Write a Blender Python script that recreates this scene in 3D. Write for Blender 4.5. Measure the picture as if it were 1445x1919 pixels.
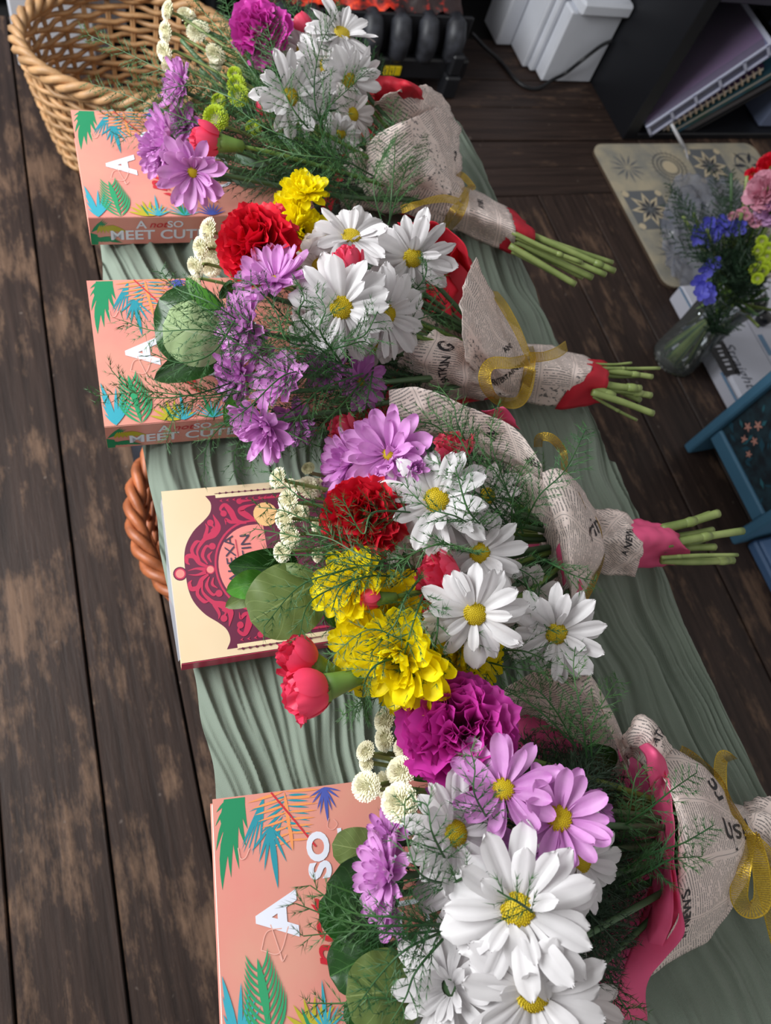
import bpy, math, random
import numpy as np
from mathutils import Vector, Matrix
for o in list(bpy.data.objects): bpy.data.objects.remove(o)
S = bpy.context.scene
COL = S.collection
# ------------------------------------------------------------ camera
F, CX, CY = 1442.0, 722.5, 959.5
CAMZ = 1.05
def _basis():
    d = np.array([320-CX, -(1660-CY), -F]); d /= np.linalg.norm(d)
    Z = -d
    v = np.array([-410-CX, -(-2376-CY), -F]); v = v - v.dot(Z)*Z
    Y = v/np.linalg.norm(v)
    return np.array([np.cross(Y, Z), Y, Z])
RB = _basis()
CAM = np.array([0, 0, CAMZ])
cd = bpy.data.cameras.new('camera'); cam = bpy.data.objects.new('camera', cd); COL.objects.link(cam)
cd.sensor_fit = 'HORIZONTAL'; cd.sensor_width = 36.0; cd.lens = 36.0*F/1445
M4 = Matrix.Identity(4)
for i in range(3):
    for j in range(3): M4[i][j] = RB[i][j]
M4.translation = Vector(CAM)
cam.matrix_world = M4
cd.clip_start = 0.02; cd.clip_end = 50
cd.dof.use_dof = True; cd.dof.focus_distance = 0.50; cd.dof.aperture_fstop = 14.0
S.camera = cam
# ------------------------------------------------------------ world and lights
S.view_settings.view_transform = 'Standard'; S.view_settings.look = 'None'
S.view_settings.gamma = 1; S.view_settings.use_curve_mapping = False
S.view_settings.exposure = 0.12
wd = bpy.data.worlds.new('room_light'); S.world = wd; wd.use_nodes = True
wd.node_tree.nodes['Background'].inputs[0].default_value = (1.0, 0.98, 0.97, 1)
wd.node_tree.nodes['Background'].inputs[1].default_value = 0.40
def area(name, loc, target, sx, sy, power, color):
    l = bpy.data.lights.new(name, 'AREA'); l.shape = 'RECTANGLE'; l.size = sx; l.size_y = sy
    l.energy = power; l.color = color
    o = bpy.data.objects.new(name, l); COL.objects.link(o)
    o.location = loc
    o.rotation_euler = (Vector(target)-Vector(loc)).to_track_quat('-Z', 'Y').to_euler()
    return o
area('window_light', (-1.0, 0.80, 1.25), (0.25, 0.45, 0.5), 1.2, .9, 41, (0.97, 0.99, 1.0))
# ------------------------------------------------------------ pixel to place
def ray(px, py): return RB @ np.array([px-CX, -(py-CY), -F])
def W(px, py, z):
    r = ray(px, py); return CAM + r*((z-CAMZ)/r[2])
def Wy(px, py, y):
    r = ray(px, py); return CAM + r*(y/r[1])
def Wx(px, py, x):
    r = ray(px, py); return CAM + r*(x/r[0])
ZT = 0.497
def T(px, py, h): return W(px, py, ZT+h)
def depth(p): return float(-(RB.T @ (np.array(p)-CAM))[2])
def unit(v): v = np.array(v, float); return v/np.linalg.norm(v)
IMR, IMU = RB @ np.array([1., 0, 0]), RB @ np.array([0, 1., 0])
def nrm(p, a, b): return unit(unit(CAM-np.array(p)) + a*IMR + b*IMU)
# ------------------------------------------------------------ noise
_rs = np.random.RandomState(7)
_tab = _rs.rand(64, 64, 64)
def vnoise(p):
    p = np.asarray(p, float); i = np.floor(p).astype(int); f = p-i; f = f*f*(3-2*f)
    r = 0
    for a in (0, 1):
        for b in (0, 1):
            for c in (0, 1):
                w = (f[..., 0] if a else 1-f[..., 0])*(f[..., 1] if b else 1-f[..., 1])*(f[..., 2] if c else 1-f[..., 2])
                r = r + w*_tab[(i[..., 0]+a) % 64, (i[..., 1]+b) % 64, (i[..., 2]+c) % 64]
    return r*2-1
# ------------------------------------------------------------ materials
def lin(c):
    if isinstance(c, str): c = [int(c[i:i+2], 16)/255 for i in (0, 2, 4)]
    return tuple(x/12.92 if x <= .04045 else ((x+.055)/1.055)**2.4 for x in c)+(1,)
MATS = {}
def newmat(name):
    m = bpy.data.materials.new(name); m.use_nodes = True; MATS[name] = m
    return m, m.node_tree.nodes, m.node_tree.links, m.node_tree.nodes['Principled BSDF']
def mat(name, color, rough=.6, metal=0, vary=0, vscale=30, bump=0, bscale=200, trans=0, spec=.5, coat=0, stretch=(1, 1, 1), color2=None, sub=0):
    if name in MATS: return MATS[name]
    m, N, L, b = newmat(name)
    c = lin(color); b.inputs['Base Color'].default_value = c
    b.inputs['Roughness'].default_value = rough; b.inputs['Metallic'].default_value = metal
    b.inputs['Specular IOR Level'].default_value = spec; b.inputs['Coat Weight'].default_value = coat
    b.inputs['Coat Roughness'].default_value = .15
    tc = N.new('ShaderNodeTexCoord'); mp = N.new('ShaderNodeMapping'); L.new(tc.outputs['Object'], mp.inputs[0])
    mp.inputs['Scale'].default_value = stretch
    if vary or color2:
        n = N.new('ShaderNodeTexNoise'); n.inputs['Scale'].default_value = vscale; n.inputs['Detail'].default_value = 4
        L.new(mp.outputs[0], n.inputs['Vector'])
        r = N.new('ShaderNodeValToRGB'); L.new(n.outputs['Fac'], r.inputs[0])
        r.color_ramp.elements[0].position = .35; r.color_ramp.elements[1].position = .68
        if color2: a, d = c, lin(color2)
        else: a = tuple(max(0, x*(1-vary)) for x in c[:3])+(1,); d = tuple(min(1, x*(1+vary)) for x in c[:3])+(1,)
        r.color_ramp.elements[0].color = a; r.color_ramp.elements[1].color = d
        L.new(r.outputs[0], b.inputs['Base Color']); colsock = r.outputs[0]
    else: colsock = None
    if bump:
        n2 = N.new('ShaderNodeTexNoise'); n2.inputs['Scale'].default_value = bscale; n2.inputs['Detail'].default_value = 3
        L.new(mp.outputs[0], n2.inputs['Vector'])
        bp = N.new('ShaderNodeBump'); bp.inputs['Strength'].default_value = bump; bp.inputs['Distance'].default_value = .001
        L.new(n2.outputs['Fac'], bp.inputs['Height']); L.new(bp.outputs[0], b.inputs['Normal'])
    if trans:
        t = N.new('ShaderNodeBsdfTranslucent'); t.inputs[0].default_value = c
        if colsock: L.new(colsock, t.inputs[0])
        x = N.new('ShaderNodeMixShader'); x.inputs[0].default_value = trans
        L.new(b.outputs[0], x.inputs[1]); L.new(t.outputs[0], x.inputs[2])
        L.new(x.outputs[0], N['Material Output'].inputs[0])
    return m
def glassmat(name, color, rough=.05, alpha=.25):
    m, N, L, b = newmat(name)
    g = N.new('ShaderNodeBsdfGlossy'); g.inputs['Roughness'].default_value = rough
    t = N.new('ShaderNodeBsdfTransparent'); t.inputs[0].default_value = lin(color)
    d = N.new('ShaderNodeBsdfDiffuse'); d.inputs[0].default_value = lin(color)
    fr = N.new('ShaderNodeFresnel'); fr.inputs[0].default_value = 1.45
    x = N.new('ShaderNodeMixShader'); L.new(fr.outputs[0], x.inputs[0]); L.new(t.outputs[0], x.inputs[1]); L.new(g.outputs[0], x.inputs[2])
    y = N.new('ShaderNodeMixShader'); y.inputs[0].default_value = alpha; L.new(x.outputs[0], y.inputs[1]); L.new(d.outputs[0], y.inputs[2])
    L.new(y.outputs[0], N['Material Output'].inputs[0])
    return m
def math_node(N, L, op, a, b=None, c=None):
    n = N.new('ShaderNodeMath'); n.operation = op
    for k, v in enumerate((a, b, c)):
        if v is None: continue
        if isinstance(v, (int, float)): n.inputs[k].default_value = v
        else: L.new(v, n.inputs[k])
    return n.outputs[0]
def mixcol(N, L, f, a, b):
    n = N.new('ShaderNodeMix'); n.data_type = 'RGBA'
    if isinstance(f, float): n.inputs[0].default_value = f
    else: L.new(f, n.inputs[0])
    for k, v in ((6, a), (7, b)):
        if isinstance(v, tuple): n.inputs[k].default_value = v
        else: L.new(v, n.inputs[k])
    return n.outputs[2]
def tnoise(N, L, vec, scale, detail=2, rough=.5):
    n = N.new('ShaderNodeTexNoise'); n.inputs['Scale'].default_value = scale; n.inputs['Detail'].default_value = detail
    n.inputs['Roughness'].default_value = rough
    L.new(vec, n.inputs['Vector']); return n.outputs['Fac']
def ramp(N, L, f, stops):
    r = N.new('ShaderNodeValToRGB'); L.new(f, r.inputs[0])
    e = r.color_ramp.elements
    while len(e) < len(stops): e.new(.5)
    for k, (p, c) in enumerate(stops): e[k].position = p; e[k].color = c
    return r.outputs[0]
def mapping(N, L, out, scale=(1, 1, 1), loc=None, rot=None):
    mp = N.new('ShaderNodeMapping'); L.new(out, mp.inputs[0]); mp.inputs['Scale'].default_value = scale
    if rot: mp.inputs['Rotation'].default_value = rot
    return mp.outputs[0], mp
# floorboards: dark stain worn through to brown, grain along the local Y of the board
def floor_mat(name, along='Y', wear=.5):
    m, N, L, b = newmat(name)
    tc = N.new('ShaderNodeTexCoord'); oi = N.new('ShaderNodeObjectInfo')
    add = N.new('ShaderNodeVectorMath'); add.operation = 'ADD'
    sc = N.new('ShaderNodeVectorMath'); sc.operation = 'SCALE'; sc.inputs[0].default_value = (3.1, 7.7, 0)
    L.new(oi.outputs['Random'], sc.inputs['Scale'])
    L.new(tc.outputs['Object'], add.inputs[0]); L.new(sc.outputs[0], add.inputs[1])
    s1 = (95, 5, 20) if along == 'Y' else (5, 95, 20)
    s2 = (34, 9, 10) if along == 'Y' else (9, 34, 10)
    g, _ = mapping(N, L, add.outputs[0], s1); w, _ = mapping(N, L, add.outputs[0], s2)
    grain = tnoise(N, L, g, 1, 5, .6); wearn = tnoise(N, L, w, 1, 9, .72); big = tnoise(N, L, add.outputs[0], 4, 3)
    base = ramp(N, L, grain, [(.25, (.016, .0105, .009, 1)), (.75, (.056, .035, .028, 1))])
    lo, hi = .60-.09*wear, .70-.06*wear
    msk = ramp(N, L, math_node(N, L, 'ADD', wearn, math_node(N, L, 'MULTIPLY', math_node(N, L, 'SUBTRACT', big, .5), .45)), [(lo-.035, (0, 0, 0, 1)), (hi-.015, (1, 1, 1, 1))])
    worn = ramp(N, L, grain, [(.2, (.07, .040, .027, 1)), (.8, (.27, .165, .105, 1))])
    c = mixcol(N, L, math_node(N, L, 'MULTIPLY', msk, .55+.35*wear), base, worn)
    pale = ramp(N, L, tnoise(N, L, tc.outputs['Object'], 60, 1), [(.74, (0, 0, 0, 1)), (.78, (1, 1, 1, 1))])
    c = mixcol(N, L, math_node(N, L, 'MULTIPLY', pale, .35), c, (.25, .2, .17, 1))
    L.new(c, b.inputs['Base Color'])
    L.new(math_node(N, L, 'ADD', math_node(N, L, 'MULTIPLY', wearn, .3), .38), b.inputs['Roughness'])
    b.inputs['Specular IOR Level'].default_value = .22
    bp = N.new('ShaderNodeBump'); bp.inputs['Strength'].default_value = .5; bp.inputs['Distance'].default_value = .002
    L.new(math_node(N, L, 'ADD', grain, wearn), bp.inputs['Height']); L.new(bp.outputs[0], b.inputs['Normal'])
    return m
M_floor_l = floor_mat('floorboard_worn', 'Y', .8)
M_floor_r = floor_mat('floorboard_dark', 'Y', .38)
M_floor_h = floor_mat('hearth_board', 'X', .1)
# newsprint: columns of tiny words on greyish pink paper, laid on the sheet's UV in metres
def news_mat(name, base, ang=0.0, seed=0.0, trans=.32):
    m, N, L, b = newmat(name)
    tc = N.new('ShaderNodeTexCoord')
    v, mp = mapping(N, L, tc.outputs['UV'], (1, 1, 1), rot=(0, 0, ang)); mp.inputs['Location'].default_value = (seed, seed*.37, 0)
    sp = N.new('ShaderNodeSeparateXYZ'); L.new(v, sp.inputs[0]); x, y = sp.outputs[0], sp.outputs[1]
    # articles: every 4.4 cm wide block is shifted and may be blank or a picture
    col = math_node(N, L, 'FLOOR', math_node(N, L, 'DIVIDE', x, .034))
    colf = math_node(N, L, 'FRACT', math_node(N, L, 'DIVIDE', x, .034))
    yy = math_node(N, L, 'ADD', y, math_node(N, L, 'MULTIPLY', col, .0137))
    line = math_node(N, L, 'DIVIDE', yy, .0024)
    lf = math_node(N, L, 'FRACT', line); li = math_node(N, L, 'FLOOR', line)
    inl = math_node(N, L, 'MULTIPLY', math_node(N, L, 'GREATER_THAN', lf, .34), math_node(N, L, 'LESS_THAN', lf, .72))
    cb = N.new('ShaderNodeCombineXYZ'); L.new(math_node(N, L, 'MULTIPLY', x, 260), cb.inputs[0]); L.new(math_node(N, L, 'MULTIPLY', li, 3.7), cb.inputs[1]); L.new(col, cb.inputs[2])
    wn = tnoise(N, L, cb.outputs[0], 1, 1)
    word = math_node(N, L, 'GREATER_THAN', wn, .40)
    cb2 = N.new('ShaderNodeCombineXYZ'); L.new(math_node(N, L, 'MULTIPLY', x, 1500), cb2.inputs[0]); L.new(math_node(N, L, 'MULTIPLY', yy, 900), cb2.inputs[1])
    ch = math_node(N, L, 'GREATER_THAN', tnoise(N, L, cb2.outputs[0], 1, 0), .36)
    marg = math_node(N, L, 'MULTIPLY', math_node(N, L, 'GREATER_THAN', colf, .07), math_node(N, L, 'LESS_THAN', colf, .93))
    blk = N.new('ShaderNodeCombineXYZ'); L.new(col, blk.inputs[0]); L.new(math_node(N, L, 'FLOOR', math_node(N, L, 'DIVIDE', yy, .046)), blk.inputs[1]); blk.inputs[2].default_value = seed*10
    wh = N.new('ShaderNodeTexWhiteNoise'); L.new(blk.outputs[0], wh.inputs[0])
    isimg = math_node(N, L, 'GREATER_THAN', wh.outputs[0], .90)
    istxt = math_node(N, L, 'SUBTRACT', 1.0, isimg)
    txt = inl
    for t in (word, ch, marg, istxt): txt = math_node(N, L, 'MULTIPLY', txt, t)
    pic = math_node(N, L, 'GREATER_THAN', tnoise(N, L, v, 190, 5, .7), .56)
    pic = math_node(N, L, 'MULTIPLY', math_node(N, L, 'MULTIPLY', pic, isimg), marg)
    rule = math_node(N, L, 'MULTIPLY', math_node(N, L, 'GREATER_THAN', colf, .985), istxt)
    ink = math_node(N, L, 'MAXIMUM', math_node(N, L, 'MAXIMUM', math_node(N, L, 'MULTIPLY', txt, .66), math_node(N, L, 'MULTIPLY', pic, .8)), math_node(N, L, 'MULTIPLY', rule, .5))
    tone = mixcol(N, L, tnoise(N, L, tc.outputs['UV'], 14, 3), lin(base), tuple(min(1, q*1.12) for q in lin(base)[:3])+(1,))
    c = mixcol(N, L, ink, tone, (.04, .04, .05, 1))
    L.new(c, b.inputs['Base Color']); b.inputs['Roughness'].default_value = .55; b.inputs['Specular IOR Level'].default_value = .3
    bp = N.new('ShaderNodeBump'); bp.inputs['Strength'].default_value = .35; bp.inputs['Distance'].default_value = .002
    L.new(tnoise(N, L, tc.outputs['UV'], 70, 3), bp.inputs['Height']); L.new(bp.outputs[0], b.inputs['Normal'])
    t = N.new('ShaderNodeBsdfTranslucent'); L.new(c, t.inputs[0])
    s = N.new('ShaderNodeMixShader'); s.inputs[0].default_value = trans; L.new(b.outputs[0], s.inputs[1]); L.new(t.outputs[0], s.inputs[2])
    L.new(s.outputs[0], N['Material Output'].inputs[0])
    return m
M_news = [news_mat('newsprint', 'fce9e2', a, s) for a, s in ((0.0, 0.0), (1.45, .31), (2.6, .57), (.5, .83))]
M_ink = mat('black_ink', '1e1c20', .6)
# ------------------------------------------------------------ object helpers
def tag(o, label=None, cat=None, group=None, kind=None):
    if label: o['label'] = label
    if cat: o['category'] = cat
    if group: o['group'] = group
    if kind: o['kind'] = kind
    return o
def empty(name, loc, label=None, cat=None, group=None):
    o = bpy.data.objects.new(name, None); COL.objects.link(o); o.location = Vector(loc); o.empty_display_size = .02
    return tag(o, label, cat, group)
def link(name, me, parent=None, world=True):
    o = bpy.data.objects.new(name, me); COL.objects.link(o)
    if parent is not None:
        o.parent = parent
        if world:
            p = Vector((0, 0, 0)); q = parent
            while q is not None: p += q.location; q = q.parent
            o.location = -p
    return o
def mesh(name, V, Fc, m=None, smooth=True, midx=None, uv=None):
    me = bpy.data.meshes.new(name)
    V = np.asarray(V, float).reshape(-1, 3)
    me.from_pydata(V.tolist(), [], [tuple(int(i) for i in f) for f in Fc])
    if m is not None:
        for q in (m if isinstance(m, (list, tuple)) else [m]): me.materials.append(q)
    if smooth: me.polygons.foreach_set('use_smooth', [True]*len(me.polygons))
    if midx is not None: me.polygons.foreach_set('material_index', [int(i) for i in midx])
    if uv is not None:
        l = me.uv_layers.new(name='UVMap'); vi = np.zeros(len(me.loops), int); me.loops.foreach_get('vertex_index', vi)
        l.data.foreach_set('uv', np.asarray(uv, float)[vi].ravel())
    me.update(); return me
def put(name, V, Fc, m, parent=None, **k): return link(name, mesh(name, V, Fc, m, **k), parent)
class MB:
    def __init__(s): s.V = []; s.F = []; s.M = []; s.n = 0
    def add(s, V, Fc, mi=0):
        V = np.asarray(V, float).reshape(-1, 3); s.V.append(V); s.F += [tuple(int(i)+s.n for i in f) for f in Fc]; s.M += [mi]*len(Fc); s.n += len(V)
    def box(s, a, b, ch=.0, mi=0):
        # box from corner a to corner b, edges chamfered by ch
        a = np.array(a, float); b = np.array(b, float); a, b = np.minimum(a, b), np.maximum(a, b)
        if ch <= 0:
            V = [(x, y, z) for x in (a[0], b[0]) for y in (a[1], b[1]) for z in (a[2], b[2])]
            s.add(V, [(0, 1, 3, 2), (4, 6, 7, 5), (0, 4, 5, 1), (2, 3, 7, 6), (0, 2, 6, 4), (1, 5, 7, 3)], mi); return
        ch = min(ch, (b-a).min()*.45)
        V = []; idx = {}
        for sx in (0, 1):
            for sy in (0, 1):
                for sz in (0, 1):
                    c = np.array([(a, b)[sx][0], (a, b)[sy][1], (a, b)[sz][2]])
                    d = np.array([1-2*sx, 1-2*sy, 1-2*sz])*ch
                    for k in range(3):
                        p = c.copy()
                        for j in range(3):
                            if j != k: p[j] += d[j]
                        # vertex lying on the face normal to k pushed in the two other directions
                        idx[(sx, sy, sz, k)] = len(V); V.append(p)
        Fq = []
        for k in range(3):
            i, j = [(1, 2), (2, 0), (0, 1)][k]
            for sk in (0, 1):
                q = []
                for si, sj in ((0, 0), (1, 0), (1, 1), (0, 1)):
                    t = [0, 0, 0]; t[k] = sk; t[i] = si; t[j] = sj; q.append(idx[(*t, k)])
                Fq.append(tuple(q if sk else q[::-1]))
        for k in range(3):
            i, j = [(1, 2), (2, 0), (0, 1)][k]
            for si in (0, 1):
                for sj in (0, 1):
                    t0 = [0, 0, 0]; t0[i] = si; t0[j] = sj; t1 = list(t0); t1[k] = 1
                    q = [idx[(*t0, i)], idx[(*t1, i)], idx[(*t1, j)], idx[(*t0, j)]]
                    Fq.append(tuple(q if si == sj else q[::-1]))
        for sx in (0, 1):
            for sy in (0, 1):
                for sz in (0, 1):
                    q = [idx[(sx, sy, sz, k)] for k in range(3)]
                    Fq.append(tuple(q if (sx+sy+sz) % 2 else q[::-1]))
        s.add(V, Fq, mi)
    def tube(s, P, r, n=8, mi=0, caps=True):
        P = np.asarray(P, float); k = len(P)
        r = np.full(k, r) if np.isscalar(r) else np.interp(np.linspace(0, 1, k), np.linspace(0, 1, len(r)), r)
        tg = np.gradient(P, axis=0); tg /= np.linalg.norm(tg, axis=1)[:, None]+1e-12
        up = np.array([0, 0, 1.]) if abs(tg[0][2]) < .9 else np.array([1., 0, 0])
        V = []
        a = np.linspace(0, 2*math.pi, n, endpoint=False)
        u = np.cross(tg[0], up); u /= np.linalg.norm(u)
        for i in range(k):
            u = u - tg[i]*u.dot(tg[i]); u /= np.linalg.norm(u)+1e-12; w = np.cross(tg[i], u)
            V.append(P[i]+r[i]*(np.cos(a)[:, None]*u+np.sin(a)[:, None]*w))
        Fq = [(i*n+j, i*n+(j+1) % n, (i+1)*n+(j+1) % n, (i+1)*n+j) for i in range(k-1) for j in range(n)]
        if caps: Fq += [tuple(range(n))[::-1], tuple(range((k-1)*n, k*n))]
        s.add(np.concatenate(V), Fq, mi)
    def prism(s, poly, z0, z1, mi=0, fr=None):
        # polygon in a plane frame (o, x, y, n) given thickness along n from z0 to z1
        n = len(poly); o, x, y, nn = fr if fr else (np.zeros(3), np.array([1., 0, 0]), np.array([0, 1., 0]), np.array([0, 0, 1.]))
        V = [o+x*p[0]+y*p[1]+nn*z0 for p in poly]+[o+x*p[0]+y*p[1]+nn*z1 for p in poly]
        s.add(V, [tuple(range(n))[::-1], tuple(range(n, 2*n))]+[(i, (i+1) % n, n+(i+1) % n, n+i) for i in range(n)], mi)
    def build(s, name, m, parent=None, smooth=False, **k):
        return put(name, np.concatenate(s.V), s.F, m, parent, smooth=smooth, midx=s.M if isinstance(m, (list, tuple)) else None, **k)
def crom(P, n):
    P = np.asarray(P, float); k = len(P)
    if k == 1: return np.repeat(P, n, 0)
    if k == 2:
        t = np.linspace(0, 1, n)[:, None]; return P[0]*(1-t)+P[1]*t
    t = np.linspace(0, k-1, n); i = np.minimum(t.astype(int), k-2); f = (t-i)[:, None]
    E = np.concatenate([[2*P[0]-P[1]], P, [2*P[-1]-P[-2]]])
    a, b, c, d = E[i], E[i+1], E[i+2], E[i+3]
    return .5*((2*b)+(c-a)*f+(2*a-5*b+4*c-d)*f*f+(3*b-a-3*c+d)*f**3)
def earclip_ok(p): return p
TXT = {}
def textgeo(s, bold=0.0, shear=0.0, space=1.0):
    key = (s, bold, shear, space)
    if key not in TXT:
        c = bpy.data.curves.new('txt', 'FONT'); c.body = s; c.align_x = 'CENTER'; c.align_y = 'CENTER'; c.offset = bold; c.shear = shear
        c.space_character = space; c.resolution_u = 4; c.fill_mode = 'FRONT'
        o = bpy.data.objects.new('txt', c); COL.objects.link(o)
        bpy.context.view_layer.update()
        me = bpy.data.meshes.new_from_object(o.evaluated_get(bpy.context.evaluated_depsgraph_get()))
        V = np.array([v.co[:] for v in me.vertices]); Fq = [tuple(p.vertices) for p in me.polygons]
        TXT[key] = (V, Fq)
        bpy.data.objects.remove(o); bpy.data.meshes.remove(me); bpy.data.curves.remove(c)
    return TXT[key]
def arcpts(cx, cy, r, a0, a1, n): return [(cx+r*math.cos(a), cy+r*math.sin(a)) for a in np.linspace(a0, a1, n)]
# ============================================================ SETTING
rnd = random.Random(3)
fl = MB(); fl.box((-1.6, -1.2, -.06), (2.6, 1.9, -.014)); floor = fl.build('floor', mat('subfloor', '0d0a09', .9)); tag(floor, kind='structure')
def board(poly, m, dz=0, w=None):
    # a floorboard: quadrilateral top with a small worn chamfer all round
    P = np.array(poly, float); c = P.mean(0); ch = .0016
    In = []
    for p in P:
        d = np.sign(p-c); In.append(p-d*ch)
    In = np.array(In)
    V = [(x, y, -.02) for x, y in P]+[(x, y, -.0018+dz) for x, y in P]+[(x, y, dz) for x, y in In]
    Fq = [(0, 3, 2, 1)]+[(i, (i+1) % 4, 4+(i+1) % 4, 4+i) for i in range(4)]+[(4+i, 4+(i+1) % 4, 8+(i+1) % 4, 8+i) for i in range(4)]+[(8, 9, 10, 11)]
    V = np.array(V); V[:, :2] -= c
    o = bpy.data.objects.new('floorboard', mesh('floorboard', V, Fq, m, smooth=False)); COL.objects.link(o); o.parent = floor
    o.location = (c[0], c[1], 0)
    return o
bx = [(-.176-.114*k, .03) for k in range(12, 0, -1)]+[(-.176, .03), (-.062, .033), (.0525, .008)]+[(.0525+.113*k, .0) for k in range(1, 22)]
for i in range(len(bx)-1):
    (x0, s0), (x1, s1) = bx[i], bx[i+1]
    g = .0016
    yt = 1.56 if x1 < .26 else (1.068 if x0 < 1.24 else 1.56)
    if x1 > .26 and x0 < .26: yt = 1.068
    m = M_floor_l if x0 < .3 else M_floor_r
    board([(x0+s0*-.9+g, -.9), (x1+s1*-.9-g, -.9), (x1+s1*yt-g, yt), (x0+s0*yt+g, yt)], m, rnd.uniform(-.0012, .0008))
for y0, y1 in ((1.068, 1.148), (1.148, 1.228), (1.228, 1.33), (1.33, 1.42), (1.42, 1.56)):
    board([(.2785, y0+.0018), (.80, y0+.0018), (.80, y1-.0018), (.2785, y1-.0018)], M_floor_h, rnd.uniform(-.002, .001))
    board([(.8025, y0+.0018), (1.2935, y0+.0018), (1.2935, y1-.0018), (.8025, y1-.0018)], M_floor_h, rnd.uniform(-.002, .001))
M_wht = mat('white_gloss_paint', 'd3d6de', .35, vary=.05, vscale=12, bump=.1, bscale=25)
M_wall = mat('wall_paint', 'b9bcc4', .8)
wb = MB(); wb.box((-1.6, 1.62, 0), (.05, 1.70, 1.2)); wb.box((1.19, 1.62, 0), (2.6, 1.70, 1.2)); wb.box((.05, 2.0, 0), (1.19, 2.06, 1.2)); wb.box((.0, 1.62, 0), (.05, 2.06, 1.2)); wb.box((1.19, 1.62, 0), (1.24, 2.06, 1.2)); wb.box((.05, 1.622, .75), (1.19, 2.0, 1.2))
tag(wb.build('wall_back', M_wall), kind='structure')
b = MB(); b.box((-1.6, 1.60, 0), (-.02, 1.619, .12), .004); tag(b.build('baseboard_back', M_wht), kind='structure')
# fireplace surround: two stepped legs and a shelf well above the frame
sur = empty('fireplace_surround', (.62, 1.5, 0), 'white painted wooden fireplace surround with stepped legs behind the black fire', 'fireplace')
def leg(sg):
    X = lambda x: .62+sg*(x-.62)
    p = MB(); p.box((X(1.108), 1.415, .001), (X(1.246), 1.62, .165), .004); p.build('plinth_block', M_wht, sur)
    p = MB(); p.box((X(1.118), 1.398, .165), (X(1.2485), 1.62, .195), .006); p.build('plinth_cap', M_wht, sur)
    p = MB(); p.box((X(1.12), 1.425, .195), (X(1.243), 1.62, .92), .004); p.build('pilaster', M_wht, sur)
    p = MB(); p.box((X(1.092), 1.448, .001), (X(1.108), 1.62, .92), .004)
    p.box((X(1.078), 1.462, .001), (X(1.092), 1.62, .92), .003); p.build('moulding', M_wht, sur)
    p = MB(); p.box((X(1.036), 1.535, .001), (X(1.078), 1.62, .92), .004); p.build('inner_panel', M_wht, sur)
leg(1); leg(-1)
p = MB(); p.box((-.04, 1.36, .92), (1.28, 1.62, .96), .005); p.build('mantel_shelf', M_wht, sur)
p = MB(); p.box((.204, 1.45, .80), (1.036, 1.61, .92), .004); p.build('header_panel', M_wht, sur)
# ------------------------------------------------------------ electric fire
M_blk = mat('black_metal', '1b1c20', .42, bump=.1, bscale=60, spec=.5)
M_coal = mat('black_coal_casting', '24252a', .5, vary=.4, vscale=50, bump=.5, bscale=80, color2='3d3f46')
m, N, L, b_ = newmat('ember_glow')
tc = N.new('ShaderNodeTexCoord')
n1 = tnoise(N, L, tc.outputs['Object'], 38, 5, .65)
cx = N.new('ShaderNodeSeparateXYZ'); L.new(tc.outputs['Object'], cx.inputs[0])
fall = math_node(N, L, 'MULTIPLY', math_node(N, L, 'ABSOLUTE', math_node(N, L, 'SUBTRACT', cx.outputs[0], .60)), -1.1)
hot = math_node(N, L, 'ADD', n1, fall)
ec = ramp(N, L, hot, [(.34, (.01, .004, .004, 1)), (.5, (.5, .02, .006, 1)), (.62, (1, .10, .02, 1)), (.72, (1, .4, .12, 1))])
b_.inputs['Base Color'].default_value = (.02, .015, .015, 1); L.new(ec, b_.inputs['Emission Color']); b_.inputs['Emission Strength'].default_value = 1.1
M_emb = m
ef = empty('electric_fire', (.62, 1.45, 0), 'black electric fire with glowing red ember bed and log grate', 'heater')
q = MB(); q.box((.38, 1.40, .035), (.86, 1.60, .06), .004); q.build('tray', M_blk, ef)
q = MB(); q.box((.36, 1.372, .03), (.88, 1.392, .075), .004); q.build('front_rail', M_blk, ef)
q = MB(); q.box((.38, 1.585, .05), (.86, 1.61, .55), .006); q.box((.36, 1.50, .05), (.385, 1.61, .55), .005); q.box((.86, 1.50, .05), (.885, 1.61, .55), .005); q.box((.36, 1.50, .5), (.885, 1.61, .55), .005); q.build('firebox', M_blk, ef)
for x in (.395, .845):
    q = MB(); q.box((x-.018, 1.352, .0), (x+.018, 1.382, .05), .004); q.box((x-.014, 1.356, .05), (x+.014, 1.378, .095), .004); q.build('foot', M_blk, ef)
# grate: rounded upright bars bulging in front of the ember bed
for k in range(8):
    x = .407+.061*k
    q = MB(); q.tube([(x, 1.394, .062), (x, 1.380, .085), (x, 1.382, .115), (x, 1.396, .138), (x, 1.412, .142)], [.016, .021, .022, .021, .015], 12)
    q.build('grate_bar', M_coal, ef, smooth=True)
q = MB(); q.box((.378, 1.398, .06), (.872, 1.406, .150), .002); q.build('grate_back', M_blk, ef)
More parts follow.
